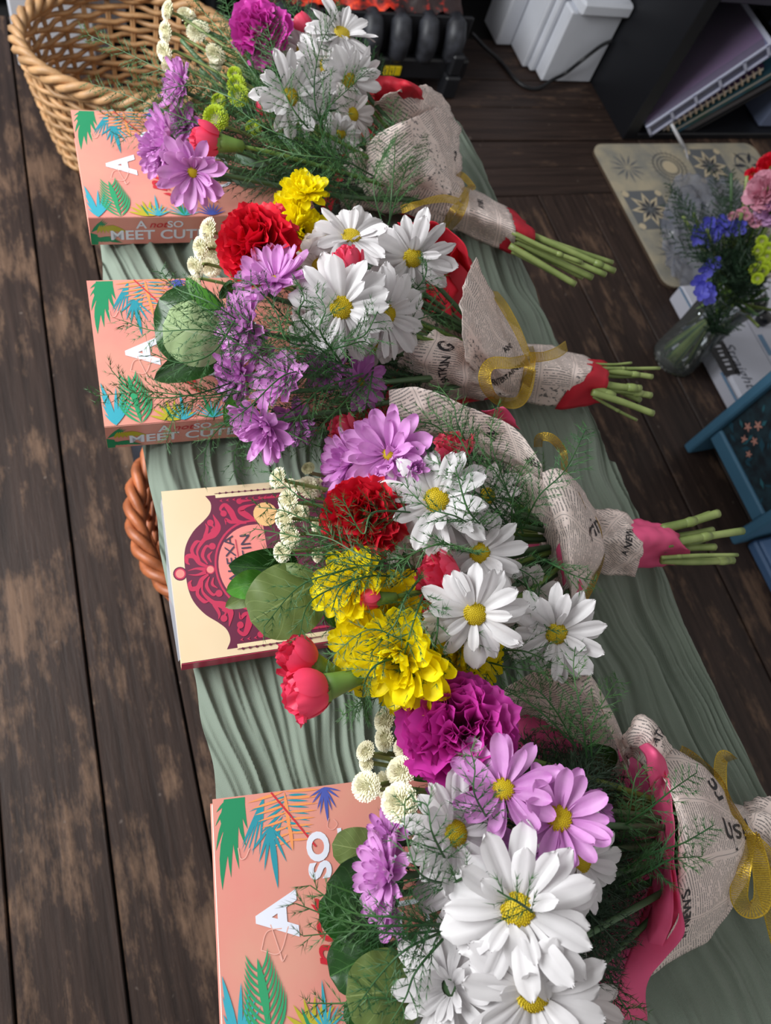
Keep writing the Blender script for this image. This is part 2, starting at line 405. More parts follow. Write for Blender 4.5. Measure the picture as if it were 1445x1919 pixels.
# lumpy ember bed
nx, ny = 60, 18
X, Y = np.meshgrid(np.linspace(.39, .85, nx), np.linspace(1.41, 1.585, ny), indexing='ij')
Z = .145+.014*vnoise(np.stack([X*30, Y*30, X*0], -1))+.012*vnoise(np.stack([X*70, Y*70, X*0+5], -1))+(Y-1.41)*.35
put('ember_bed', np.stack([X, Y, Z], -1), [(i*ny+j, (i+1)*ny+j, (i+1)*ny+j+1, i*ny+j+1) for i in range(nx-1) for j in range(ny-1)], M_emb, ef)
q = MB(); c = Wy(735, 132, 1.371); q.box((c[0]-.019, 1.3685, c[2]-.010), (c[0]+.019, 1.372, c[2]+.010), .001); o = q.build('warning_label', mat('yellow_label', 'e3c715', .5), ef); tag(o, 'yellow warning label')
q = MB()
cab = [W(884, 62, .06), W(905, 85, .02), W(935, 112, .005), W(962, 145, .004), W(985, 163, .004), W(1008, 166, .004), W(1035, 150, .02)]
cab += [Wy(1060, 137, 1.405), Wy(1092, 112, 1.39), Wy(1125, 87, 1.40), Wy(1148, 76, 1.40)]
q.tube(crom(cab, 60), .0042, 8); tag(q.build('power_cable', mat('black_rubber', '101114', .45), smooth=True), 'black power cable trailing over the floor and up the white fireplace leg', 'cable')
# ------------------------------------------------------------ bookcase with its contents
M_bc = mat('black_laminate', '15161a', .4, spec=.4)
bc = empty('bookcase', (1.5, 1.3, 0), 'black open bookcase standing right of the fireplace', 'bookcase')
q = MB(); q.box((1.249, 1.228, 0), (1.285, 1.612, .9), .002); q.build('side_panel', M_bc, bc)
q = MB(); q.box((1.285, 1.228, 0), (2.05, 1.60, .016), .002); q.build('bottom_board', M_bc, bc)
q = MB(); q.box((1.286, 1.228, .318), (2.05, 1.60, .352), .002); q.build('shelf', mat('shelf_laminate', '33313d', .4), bc)
q = MB(); q.box((1.285, 1.60, 0), (2.05, 1.612, .9), .001); q.build('back_panel', M_bc, bc)
q = MB(); q.box((2.05, 1.228, 0), (2.085, 1.612, .9), .002); q.build('side_panel', M_bc, bc)
def leaning(x0, z0, ang, L_, th, y0, y1):
    # frame of a slab leaning right: u along its height, n its upper-left face normal
    u = np.array([math.cos(ang), 0, math.sin(ang)]); n = np.array([-math.sin(ang), 0, math.cos(ang)])
    return np.array([x0, 0, z0]), u, n
def slab(mb, fr, u0, u1, n0, n1, y0, y1, mi=0):
    o, u, n = fr; V = [o+u*a+n*c+np.array([0, y, 0]) for a in (u0, u1) for y in (y0, y1) for c in (n0, n1)]
    mb.add(V, [(0, 1, 3, 2), (4, 6, 7, 5), (0, 4, 5, 1), (2, 3, 7, 6), (0, 2, 6, 4), (1, 5, 7, 3)], mi)
fr = leaning(1.312, .018, math.radians(48), 0, 0, 0, 0)
M_clr = glassmat('clear_plastic', 'e4e6f6', .12, .10); M_rim = glassmat('milky_plastic', 'dfe2f6', .2, .65)
M_pk = mat('mauve_paper', 'b9688c', .6, vary=.08, vscale=30)
fb = empty('box_file', (1.312, 1.3, .018), 'clear plastic box file full of mauve paper leaning in the bookcase', 'file box')
q = MB()
slab(q, fr, 0, .285, -.002, 0, 1.222, 1.46); slab(q, fr, 0, .285, .030, .032, 1.222, 1.46)
slab(q, fr, 0, .002, 0, .030, 1.222, 1.46); slab(q, fr, .283, .285, 0, .030, 1.222, 1.46); slab(q, fr, 0, .285, 0, .030, 1.222, 1.224)
q.build('case', M_clr, fb)
q = MB(); slab(q, fr, .006, .276, .004, .029, 1.245, 1.45); q.build('paper_stack', M_pk, fb)
q = MB()
for a in (0, .055, .11, .165, .22, .27): slab(q, fr, a, a+.006, -.002, .033, 1.2185, 1.222)
slab(q, fr, 0, .285, .0285, .0335, 1.2185, 1.222); slab(q, fr, 0, .285, -.003, .002, 1.2185, 1.222); slab(q, fr, .276, .285, -.002, .033, 1.222, 1.45); q.build('rim_rib', M_rim, fb)
fr2 = leaning(1.357, .018, math.radians(44), 0, 0, 0, 0)
nb = empty('spiral_notebook', (1.357, 1.3, .018), 'spiral bound notebook with plum cover leaning under the clear box file', 'notebook')
q = MB(); slab(q, fr2, 0, .235, .004, .006, 1.235, 1.42); q.build('cover', mat('plum_card', '3a2038', .5), nb)
q = MB(); slab(q, fr2, .002, .233, -.006, .004, 1.237, 1.42); q.build('pages', mat('page_paper', 'cfc7ba', .8), nb)
o_, u_, n_ = fr2
for k in range(17):
    c = o_+u_*(.012+.0132*k)+np.array([0, 1.236, 0]); q = MB()
    q.tube([c+np.array([0, .006*math.cos(a), 0])+n_*(.009*math.sin(a)) for a in np.linspace(0, 2*math.pi, 10)], .0022, 5, caps=False); q.build('spiral_ring', mat('ring_cream', 'c9b396', .4), nb, smooth=True)
fr3 = leaning(1.378, .018, math.radians(42), 0, 0, 0, 0)
gb = empty('green_book', (1.38, 1.3, .018), 'dark green book leaning under the spiral notebook', 'book')
q = MB(); slab(q, fr3, 0, .25, .001, .004, 1.23, 1.42); slab(q, fr3, 0, .25, -.016, -.013, 1.23, 1.42); q.build('cover', mat('dark_green_cover', '1e4034', .5, vary=.5, vscale=25, color2='2a4e60'), gb)
q = MB(); slab(q, fr3, .003, .247, -.013, .001, 1.236, 1.42); q.build('pages', mat('page_paper', 'cfc7ba', .8), gb)
fr4 = leaning(1.408, .018, math.radians(40), 0, 0, 0, 0)
bb = empty('black_folder', (1.41, 1.3, .018), 'black ring folder at the bottom of the leaning stack', 'folder')
q = MB(); slab(q, fr4, 0, .27, -.004, 0, 1.235, 1.43); slab(q, fr4, 0, .27, -.03, -.026, 1.235, 1.43); slab(q, fr4, 0, .003, -.026, -.004, 1.235, 1.43); q.build('cover', mat('black_card', '121317', .5), bb)
q = MB(); slab(q, fr4, .006, .26, -.024, -.006, 1.24, 1.43); q.build('paper_stack', mat('dim_paper', '5a5658', .8), bb)
q = MB(); a0 = W(1432, 150, .06); q.box((1.66, 1.25, .0165), (1.80, 1.42, .20), .004); o = q.build('storage_tin', [mat('grey_blue_tin', '66708a', .5)]); tag(o, 'grey blue storage tin at the frame edge inside the bookcase', 'tin')
q = MB(); q.tube([W(1258, 232, .05), W(1284, 280, .008)], [.0035, .0045], 8); q.tube([W(1284, 280, .008), W(1292, 318, .006)], [.0045, .0015], 8, 0); tag(q.build('plastic_stylus', mat('white_plastic', 'c4c4c8', .35), smooth=True), 'thin white plastic pen resting against the clear box file', 'pen')
# ------------------------------------------------------------ patterned mat on the floor
def roundrect(x0, y0, x1, y1, r, n=7):
    P = []
    for cx, cy, a in ((x1-r, y1-r, 0), (x0+r, y1-r, .5), (x0+r, y0+r, 1), (x1-r, y0+r, 1.5)): P += arcpts(cx, cy, r, a*math.pi, (a+.5)*math.pi, n)
    return P
tm = empty('table_mat', (1.35, 1.0, 0), 'cream cork backed mat with flower tile pattern lying before the bookcase', 'mat')
MX0, MX1, MY0, MY1 = 1.146, 1.62, .795, 1.205
q = MB(); q.prism(roundrect(MX0, MY0, MX1, MY1, .03), .001, .007); q.build('cork_base', mat('cork', '4a3a2c', .9), tm)
q = MB(); q.prism(roundrect(MX0+.001, MY0+.001, MX1-.001, MY1-.001, .029), .007, .0095); q.build('board', mat('mat_print_ground', 'b5aa92', .45, vary=.2, vscale=22, color2='8f8d84'), tm)
M_mp = [mat('mat_slate', '36383f', .5), mat('mat_cream', 'c6b79a', .5), mat('mat_grey', '66696c', .5)]
q = MB()
def star(mb, cx, cy, r, n, w, z, mi, r0=.12):
    for k in range(n):
        a = 2*math.pi*k/n; c, s_ = math.cos(a), math.sin(a)
        pts = [(r*r0, 0), (r*.5, r*w), (r, 0), (r*.5, -r*w)]
        P = [(cx+x*c-y*s_, cy+x*s_+y*c) for x, y in pts][::-1]
        mb.prism(P[::-1], z, z+.0003, mi)
def ring(mb, cx, cy, r0, r1, n, z, mi):
    P = arcpts(cx, cy, r1, 0, 2*math.pi, n+1)[:-1]; Q = arcpts(cx, cy, r0, 0, 2*math.pi, n+1)[:-1]
    V = [(x, y, z) for x, y in P+Q]; mb.add(V, [(i, (i+1) % n, n+(i+1) % n, n+i) for i in range(n)], mi)
ts = .118
for i in range(4):
    for j in range(3):
        cx_, cy_ = MX0+.065+ts*i, MY1-.075-ts*1.05*j; k = (i+2*j) % 4
        z = .0096
        if k == 0: star(q, cx_, cy_, .045, 12, .06, z, 2)
        elif k == 1:
            for rr in (.022, .031, .042): ring(q, cx_, cy_, rr, rr+.0025, 28, z, 0)
            star(q, cx_, cy_, .055, 24, .03, z, 2, .85); ring(q, cx_, cy_, 0.0001, .018, 20, z, 1)
        elif k == 2:
            q.prism([(cx_-.052, cy_-.055), (cx_+.052, cy_-.055), (cx_+.052, cy_+.055), (cx_-.052, cy_+.055)], z-.0002, z, 2)
            star(q, cx_, cy_, .05, 8, .17, z+.0002, 1); star(q, cx_, cy_, .036, 8, .12, z+.0005, 0)
            for sx in (-1, 1):
                for sy in (-1, 1): ring(q, cx_+sx*.044, cy_+sy*.046, .0001, .009, 10, z+.0006, 1)
        else:
            star(q, cx_, cy_, .05, 6, .12, z, 0); ring(q, cx_, cy_, .036, .04, 24, z+.0003, 2)
q.build('tile_print', M_mp, tm)
# clear plastic flower sleeve lying crumpled on the mat
def lump(name, c, rx, ry, rz, m, seed, parent=None, n=28, amp=.35):
    th = np.linspace(0, math.pi, n//2+1); ph = np.linspace(0, 2*math.pi, n, endpoint=False)
    A, B = np.meshgrid(th, ph, indexing='ij'); D = np.stack([np.sin(A)*np.cos(B), np.sin(A)*np.sin(B), np.cos(A)], -1)
    r = 1+amp*vnoise(D*2.3+seed)+amp*.4*np.abs(vnoise(D*6+seed))
    V = np.array(c)+D*r[..., None]*np.array([rx, ry, rz]); V[..., 2] = np.maximum(V[..., 2], c[2]-rz*.8)
    k = len(ph); Fq = [(i*k+j, (i+1)*k+j, (i+1)*k+(j+1) % k, i*k+(j+1) % k) for i in range(len(th)-1) for j in range(k)]
    return put(name, V, Fq, m, parent)
sr = [[(1262, 335), (1300, 330), (1350, 335), (1400, 345)], [(1255, 370), (1300, 380), (1350, 400), (1400, 410)], [(1238, 430), (1280, 430), (1330, 440), (1390, 450)], [(1245, 480), (1280, 480), (1330, 480), (1380, 490)], [(1270, 540), (1290, 545), (1320, 540), (1350, 530)]]
G = np.array([crom(np.array([W(*p, .03) for p in r]), 40) for r in sr]); G = np.stack([crom(G[:, j], 50) for j in range(40)], 1)
G[..., 2] = .016+.022*np.abs(vnoise(G*[28, 28, 1]))+.014*np.abs(vnoise(G*[75, 60, 1]+5))
put_s = put('plastic_sleeve', G, [(i*40+j, (i+1)*40+j, (i+1)*40+j+1, i*40+j+1) for i in range(49) for j in range(39)], glassmat('grey_film', 'c4c8d6', .15, .22), smooth=True)
tag(put_s, 'crumpled clear plastic flower sleeve on the patterned mat', 'plastic wrap')
# ------------------------------------------------------------ white box with lettering
M_bx = mat('white_card_box', 'bfc0cc', .5); M_bl = mat('slate_blue_print', '5c7f9f', .5); M_pale = mat('pale_lettering', 'c9c9d2', .5)
wx = empty('product_box', (1.3, .6, 0), 'white box lettered Straight with a black name panel, on the floor by the vase', 'box')
q = MB(); q.box((1.142, .452, 0), (1.42, .775, .045), .006); q.build('carton', M_bx, wx)
q = MB(); q.box((1.255, .453, .0451), (1.2565, .775, .0455)); q.box((1.32, .453, .0451), (1.3215, .775, .0455)); q.build('lid_seam', mat('box_seam', '8d8f9c', .6), wx)
def onplane(name, s, org, xdir, ydir, size, m, parent, bold=0, shear=0, dz=0, squash=1, label=None):
    V, Fq = textgeo(s, bold, shear); n = np.cross(unit(xdir), unit(ydir))
    P = np.array(org)+V[:, :1]*size*squash*unit(xdir)+V[:, 1:2]*size*unit(ydir)+n*dz
    return put(name, P, Fq, m, parent, smooth=False)
zb = .0456
c = W(1341, 642, zb)
q = MB(); q.box((c[0]-.021, c[1]-.075, zb-.0006), (c[0]+.02, c[1]+.058, zb)); q.build('name_panel', M_ink, wx)
q = MB()
for k in range(11): q.box((c[0]-.006, c[1]-.064+.0105*k, zb+.0001), (c[0]+.004+.002*(k % 3), c[1]-.0605+.0105*k+.002*(k % 2), zb+.0004))
q.build('panel_lettering', M_pale, wx)['kind'] = 'stuff'
c = W(1385, 684, zb); onplane('box_lettering', 'Straight', (c[0], c[1], zb), (0, -1, 0), (1, 0, 0), .034, mat('grey_print', '4c4f5c', .5), wx, .0, .25)
for px_, py_, hw_, y0_, y1_ in ((1372, 735, .003, .06, .045), (1290, 568, .002, .04, .04), (1437, 650, .006, .02, .03)):
    q = MB(); c = W(px_, py_, zb); q.box((c[0]-hw_, c[1]-y0_, zb-.0006), (c[0]+hw_, c[1]+y1_, zb)); q.build('blue_stripe', M_bl, wx)
q = MB(); c = W(1428, 600, .05); q.tube([(c[0], c[1], .0455), (c[0], c[1], .06), (c[0], c[1], .066)], [.013, .016, .012], 16); tag(q.build('bottle_cap', mat('black_plastic', '0d0e12', .3), smooth=True), 'small black round cap on the white lettered box', 'cap')
# ------------------------------------------------------------ blue cabinet with a floral front
M_blue = mat('blue_chalk_paint', '42708c', .6, vary=.06, vscale=20)
bl = empty('floral_cabinet', (1.2, .36, 0), 'small blue painted cabinet with dark floral front panel at the right edge', 'cabinet')
q = MB(); q.box((1.008, .430, 0), (1.34, .448, .40), .003); q.build('side_board', M_blue, bl)
q = MB(); q.box((1.008, .245, 0), (1.34, .263, .40), .003); q.build('side_board', M_blue, bl)
q = MB(); q.box((1.016, .263, .055), (1.034, .430, .085), .003); q.build('bottom_rail', M_blue, bl)
q = MB(); q.box((1.016, .263, .37), (1.034, .430, .40), .003); q.build('top_rail', M_blue, bl)
q = MB(); q.box((1.005, .243, .40), (1.345, .45, .412), .003); q.build('top_board', M_blue, bl)
q = MB(); q.box((1.034, .263, .085), (1.34, .430, .10), .002); q.build('base_shelf', M_blue, bl)
q = MB(); q.box((1.022, .263, .085), (1.030, .430, .37)); q.build('floral_panel', mat('dark_floral_ground', '101a22', .7, vary=.6, vscale=60, color2='1f3a44'), bl)
mb = MB(); rr = random.Random(5)
XF = 1.0215
def disc2(mb, y, z, pts, mi): mb.prism([(a, b_) for a, b_ in pts], 0, .0004, mi, (np.array([XF, y, z]), np.array([0, -1., 0]), np.array([0, 0, 1.]), np.array([-1., 0, 0])))
for k in range(60):
    y, z = rr.uniform(.272, .422), rr.uniform(.095, .36); a0 = rr.uniform(0, 6); Lf = rr.uniform(.012, .03); bw = rr.uniform(.15, .3)
    pts = [(0, 0), (Lf*.5, Lf*bw), (Lf, Lf*.1), (Lf*.5, -Lf*bw*.6)]
    disc2(mb, y, z, [(x*math.cos(a0)-w*math.sin(a0), x*math.sin(a0)+w*math.cos(a0)) for x, w in pts][::-1], 1+(k % 2))
for k in range(16):
    y, z = rr.uniform(.28, .415), rr.uniform(.10, .35); r = rr.uniform(.007, .011); a0 = rr.uniform(0, 6)
    pts = []
    for j in range(20): pts.append((r*(.62+.38*math.cos(j*math.pi/2*1.0))*math.cos(a0+j*math.pi/10), r*(.62+.38*math.cos(j*math.pi/2))*math.sin(a0+j*math.pi/10)))
    disc2(mb, y, z, pts[::-1], 0)
pf_ = mb.build('printed_flowers', [mat('peach_print', 'c08a7c', .7), mat('teal_print', '2c6470', .7), mat('deep_teal_print', '1c4656', .7)], bl)
pf_['kind'] = 'stuff'
fb2 = empty('printed_tin', (1.2, .15, 0), 'slate blue flat box with dark printed lid beside the floral cabinet', 'box')
q = MB(); q.box((1.035, -.10, 0), (1.30, .240, .022), .004); q.build('base', mat('slate_blue_box', '4a6a92', .5), fb2)
q = MB(); q.box((1.039, -.096, .022), (1.296, .236, .03), .003); q.build('lid', mat('slate_blue_lid', '4e6d96', .5), fb2)
q = MB(); q.box((1.075, -.07, .03), (1.27, .215, .0306)); q.build('lid_print', mat('navy_print', '131a2c', .5, vary=.6, vscale=45, color2='33405a'), fb2)
# ------------------------------------------------------------ vase with mixed flowers standing on the floor
VC = W(1262, 672, 0)
M_glass = glassmat('clear_glass', 'eef2f2', .03, .06)
def lathe(prof, n=32):
    V = [(r*math.cos(a), r*math.sin(a), z) for r, z in prof for a in np.linspace(0, 2*math.pi, n, endpoint=False)]
    k = len(prof); return V, [(i*n+j, i*n+(j+1) % n, (i+1)*n+(j+1) % n, (i+1)*n+j) for i in range(k-1) for j in range(n)]
vs = empty('glass_vase', (VC[0], VC[1], 0), 'clear glass vase of cut stems standing on the floor by the white box', 'vase')
V, Fq = lathe([(.001, .004), (.04, .004), (.044, .002), (.045, .01), (.041, .08), (.043, .15), (.055, .20)])
put('glass_body', np.array(V)+[VC[0], VC[1], 0], Fq, M_glass, vs)
V, Fq = lathe([(.0545, .1985), (.0565, .1995), (.0565, .2015), (.0545, .2025), (.0535, .2005), (.0545, .1985)]); put('glass_rim', np.array(V)+[VC[0], VC[1], 0], Fq, glassmat('rim_glass', 'dfe6e6', .05, .3), vs)
# wicker baskets
M_wk = mat('pale_willow', 'b98f63', .5, vary=.25, vscale=40, bump=.3, bscale=150)
M_wk2 = mat('orange_willow', 'a8603a', .45, vary=.3, vscale=40, bump=.3, bscale=150)
def basket(name, label, c, rx, ry, h, bx_, by_, m, rows, stakes, handle=False):
    root = empty(name, (c[0], c[1], 0), label, 'basket')
    def P(a, t, off=0):
        f = t**.8; return np.array([c[0]+(bx_+(rx-bx_)*f+off)*math.cos(a), c[1]+(by_+(ry-by_)*f+off)*math.sin(a), .006+t*h])
    q = MB(); V = [P(a, 0)*[1, 1, 0]+[0, 0, .006] for a in np.linspace(0, 2*math.pi, 32, endpoint=False)]
    q.add(V+[v+[0, 0, .006] for v in V], [tuple(range(32))[::-1], tuple(range(32, 64))]+[(i, (i+1) % 32, 32+(i+1) % 32, 32+i) for i in range(32)]); q.build('basket_base', m, root)
    for k in range(stakes):
        a = 2*math.pi*k/stakes; q = MB()
        for d in (-.012, .012): q.tube([P(a+d, t) for t in np.linspace(0, 1, 7)], .0026, 5)
        q.build('stake', m, root, smooth=True)
    for r in range(rows):
        t = (r+.6)/rows; n = stakes*4; ph = r % 2; q = MB()
        pts = [P(2*math.pi*k/n, t+.006*math.sin(k*1.3+r), .0045*math.cos(math.pi*(k/4.0+ph))) for k in range(n+1)]
        q.tube(pts, .0042, 5, caps=False); q.build('weaver', m, root, smooth=True)
    for s_ in range(3):
        q = MB(); n = 160; pts = []
        for k in range(n+1):
            a = 2*math.pi*k/n; w = a*12+s_*2*math.pi/3; p = P(a, 1.0, .007*math.cos(w)); p[2] += .008*math.sin(w)+.008; pts.append(p)
        q.tube(pts, .0062, 6, caps=False); q.build('rim_strand', m, root, smooth=True)
    if handle:
        for d in (-1, 0, 1):
            q = MB(); pts = []
            for a in np.linspace(0, math.pi, 24): pts.append(np.array([c[0]+d*.007+.04*math.cos(a), c[1]-ry*math.cos(a)*.98, .006+h+.20*math.sin(a)]))
            q.tube(pts, .0045, 6); q.build('handle_cane', m, root, smooth=True)
    return root
basket('wicker_basket', 'large pale wicker basket on the floor at the far end of the bench', (.165, 1.19), .166, .128, .20, .12, .09, M_wk, 18, 26, False)
basket('wicker_basket', 'orange brown wicker basket tucked under the bench below the cream book', (.187, .372), .155, .15, .20, .11, .11, M_wk2, 13, 20)
# ============================================================ BENCH, RUNNER, BOOKS
M_oak = mat('dark_bench_wood', '3a2b22', .6, vary=.3, vscale=12, stretch=(12, 1, 1), bump=.2)
bn = empty('bench', (.25, .12, 0), 'low dark wooden bench under the sage green runner', 'bench')
q = MB(); q.box((.062, -.46, .450), (.435, .695, .4705), .004); q.build('seat_board', M_oak, bn)
for x in (.085, .412):
    for y in (-.40, .655):
        q = MB(); q.box((x-.02, y-.02, 0), (x+.02, y+.02, .450), .003); q.build('leg', M_oak, bn)
q = MB(); q.box((.075, -.38, .40), (.095, .635, .450), .003); q.build('apron', M_oak, bn)
q = MB(); q.box((.402, -.38, .40), (.422, .635, .450), .003); q.build('apron', M_oak, bn)
q = MB(); c = W(262, 878, 0)
tag(lump('dark_bundle', (c[0]+.03, c[1], .05), .04, .05, .05, mat('navy_cloth', '1a1c26', .8), 9.1, amp=.15), 'dark navy bundle on the floor under the bench edge', 'bundle')
# runner: crinkled muslin grid
nu, nv = 440, 700
yg = np.linspace(-.44, .712, nv); ug = np.linspace(0, 1, nu)
U, Yg = np.meshgrid(ug, yg, indexing='ij')
xl = .037+.007*vnoise(np.stack([yg*9, yg*0, yg*0+1.5], -1))+.003*vnoise(np.stack([yg*31, yg*0, yg*0+3.5], -1))
xr = .461+.007*vnoise(np.stack([yg*8, yg*0, yg*0+7.5], -1))+.003*vnoise(np.stack([yg*35, yg*0, yg*0+9.5], -1))
X = xl+(xr-xl)*U
warp = .020*vnoise(np.stack([X*5, Yg*7, X*0], -1))+.006*vnoise(np.stack([X*16, Yg*22, X*0+4], -1))
s = X+warp
def ridge(x, y, k, ys, sd): return 1-np.abs(vnoise(np.stack([x*k, y*ys, x*0+sd], -1)))*2
amp = .98+.3*vnoise(np.stack([X*6, Yg*6, X*0+8], -1))
Z = ZT-.0105+1.5*amp*(.0026*ridge(s, Yg, 38, 2.0, 2.)+.0024*ridge(s, Yg, 78, 3.2, 6.)+.0014*ridge(s, Yg, 150, 6, 4.)+.0007*ridge(s, Yg, 230, 12, 9.)+.0034*np.exp(-(vnoise(np.stack([s*52, Yg*2.4, X*0+13.], -1))/.20)**2)+.0018*np.exp(-(vnoise(np.stack([s*95, Yg*4, X*0+17.], -1))/.24)**2))+.0008*vnoise(np.stack([X*60, Yg*60, X*0], -1))
# the cloth sags over the bench edges
dl, dr = np.clip((.062-X)/.02, 0, 2), np.clip((X-.437)/.02, 0, 2)
Z = Z-.006*dl**1.5-.007*dr**1.5; de = np.clip((Yg-.69)/.022, 0, 1); Z = Z-.02*de**1.5
Fq = [(i*nv+j, (i+1)*nv+j, (i+1)*nv+j+1, i*nv+j+1) for i in range(nu-1) for j in range(nv-1)]
m, N, L, b_ = newmat('sage_muslin')
tc = N.new('ShaderNodeTexCoord')
n1 = tnoise(N, L, tc.outputs['Object'], 9, 3); c = mixcol(N, L, n1, lin('6e7a6e'), lin('828d80'))
w1 = N.new('ShaderNodeTexWave'); w1.inputs['Scale'].default_value = 420; w1.inputs['Distortion'].default_value = 2; L.new(tc.outputs['Object'], w1.inputs[0]); w1.bands_direction = 'X'
w2 = N.new('ShaderNodeTexWave'); w2.inputs['Scale'].default_value = 420; w2.inputs['Distortion'].default_value = 2; L.new(tc.outputs['Object'], w2.inputs[0]); w2.bands_direction = 'Y'
wv = math_node(N, L, 'MULTIPLY', w1.outputs['Fac'], w2.outputs['Fac'])
c = mixcol(N, L, math_node(N, L, 'MULTIPLY', wv, .35), c, lin('98a294'))
L.new(c, b_.inputs['Base Color']); b_.inputs['Roughness'].default_value = .9; b_.inputs['Specular IOR Level'].default_value = .15
b_.inputs['Sheen Weight'].default_value = .15
bp = N.new('ShaderNodeBump'); bp.inputs['Strength'].default_value = .4; bp.inputs['Distance'].default_value = .0006; L.new(wv, bp.inputs['Height']); L.new(bp.outputs[0], b_.inputs['Normal'])
rn = put('table_runner', np.stack([X, Yg, Z], -1), Fq, m)
tag(rn, 'crinkled sage green muslin runner covering the bench', 'cloth')
# ------------------------------------------------------------ books
PAL = dict(pink='e8968a', green='1f8a5c', green2='2f9c68', teal='2a93a3', teal2='3aa6b8', orange='f09a5c', yellow='b8ac2c', blue='4a5ab0', white='e6e9f6', red='cc2f3c', pale='eab0a2')
MC = {k: mat('print_'+k, v, .35, spec=.5, coat=.25) for k, v in PAL.items()}
MC['pink'] = mat('print_pink', 'e58f84', .35, vary=.07, vscale=18, coat=.3)
MC['pink'] = mat('cover_salmon', 'e08d82', .3, coat=.35, vscale=22, color2='dc9a88')
M_pages = mat('book_pages', 'e4e0d8', .8, bump=.4, bscale=900, stretch=(.02, .02, 1))
def bookframe(tl, tr, bl, zc, Lb, Wb):
    o = W(*tl, zc); x = W(*tr, zc)-o; x = unit(x); y0 = W(*bl, zc)-o
    y = -np.cross(np.array([0, 0, 1.]), x)       # towards the spine
    if y.dot(y0) < 0: y = -y
    return o, x, y
class Print:
    # flat printed shapes in book coordinates, s along the height (left to right), t towards the spine, metres
    def __init__(s, fr, parent): s.o, s.x, s.y = fr; s.parent = parent; s.mb = MB(); s.mats = []; s.k = 0; s.clip = None; s.a0 = 0.; s.a1 = 1.
    def shape(s, pts, col, lift=None):
        if col not in s.mats: s.mats.append(col)
        z = .00010+.000005*s.k if lift is None else lift; s.k += 1
        n = len(pts)
        P = [s.o+s.x*(a*s.a1+s.a0)+s.y*b+np.array([0, 0, z]) for a, b in pts]
        s.mb.add(P, [tuple(range(n))], s.mats.index(col))
    def leaflet(s, p0, p1, w, col, bend=0):
        p0, p1 = np.array(p0), np.array(p1); d = p1-p0; L_ = np.hypot(*d); nrm_ = np.array([-d[1], d[0]])/L_
        w = w*.68; T_ = np.linspace(0, 1, 7); a = [p0+d*t+nrm_*(bend*L_*math.sin(math.pi*t)+w*math.sin(math.pi*t**.8)**.9) for t in T_]
        c = [p0+d*t+nrm_*(bend*L_*math.sin(math.pi*t)-w*math.sin(math.pi*t**.8)**.9) for t in T_[1:-1]][::-1]
        s.shape(np.clip(np.array(a+c), [0.0003, .0003], [s.clip[0]-.0003, s.clip[1]-.0003]).tolist() if s.clip else a+c, col)
    def frond(s, base, tip, n, ln, w, col, spread=1.0, both=True, bend=0, mid=None, w0=.0012):
        base, tip = np.array(base), np.array(tip); d = tip-base; L_ = np.hypot(*d); u = d/L_; v = np.array([-u[1], u[0]])
        s.leaflet(base, tip, w0, col)
        for k in range(n):
            t = k/(n); p = base+d*t; l = ln*(1-.55*t)
            for sg in ((-1, 1) if both else (1,)):
                q_ = p+u*l*math.cos(spread)+v*sg*l*math.sin(spread); s.leaflet(p, q_, w*(1-.3*t), col, bend*sg)
    def stroke(s, pts, w, col):
        P = crom(np.array([list(p)+[0] for p in pts]), max(10, len(pts)*6))[:, :2]; tg = np.gradient(P, axis=0); tg /= np.linalg.norm(tg, axis=1)[:, None]; nn_ = np.stack([-tg[:, 1], tg[:, 0]], 1)
        ww = np.interp(np.linspace(0, 1, len(P)), np.linspace(0, 1, len(w)), w) if hasattr(w, '__len__') else np.full(len(P), w)
        if s.a1 != 1. and ww.max() > .001: ww = ww*.74
        if col not in s.mats: s.mats.append(col)
        z = .00010+.000005*s.k; s.k += 1
        A = P+nn_*ww[:, None]; B = P-nn_*ww[:, None]; n = len(P)
        V = [s.o+s.x*(a*s.a1+s.a0)+s.y*b+np.array([0, 0, z]) for a, b in np.concatenate([A, B])]
        s.mb.add(V, [(i, i+1, n+i+1, n+i) for i in range(n-1)], s.mats.index(col))
    def disc(s, c, r, col, n=18): s.shape([(c[0]+r*math.cos(a), c[1]+r*math.sin(a)) for a in np.linspace(0, 2*math.pi, n, endpoint=False)], col)
    def ringd(s, c, r0, r1, col, a0=0, a1=2*math.pi, n=24): s.stroke([(c[0]+(r0+r1)/2*math.cos(a), c[1]+(r0+r1)/2*math.sin(a)) for a in np.linspace(a0, a1, n)], (r1-r0)/2, col)
    def text(s, t, c, xd, yd, size, col, bold=0, shear=0, sq=1):
        V, Fc = textgeo(t, bold, shear)
        if col not in s.mats: s.mats.append(col)
        z = .00010+.000005*s.k; s.k += 1
        xd, yd = np.array(xd), np.array(yd)
        P = [s.o+s.x*(q_[0]*s.a1+s.a0)+s.y*q_[1]+np.array([0, 0, z]) for q_ in (np.array(c)+V[:, :1]*size*sq*xd+V[:, 1:2]*size*yd)]
        s.mb.add(P, Fc, s.mats.index(col))
    def done(s, name='cover_print'):
        o = s.mb.build(name, [MC[c] for c in s.mats], s.parent); return o
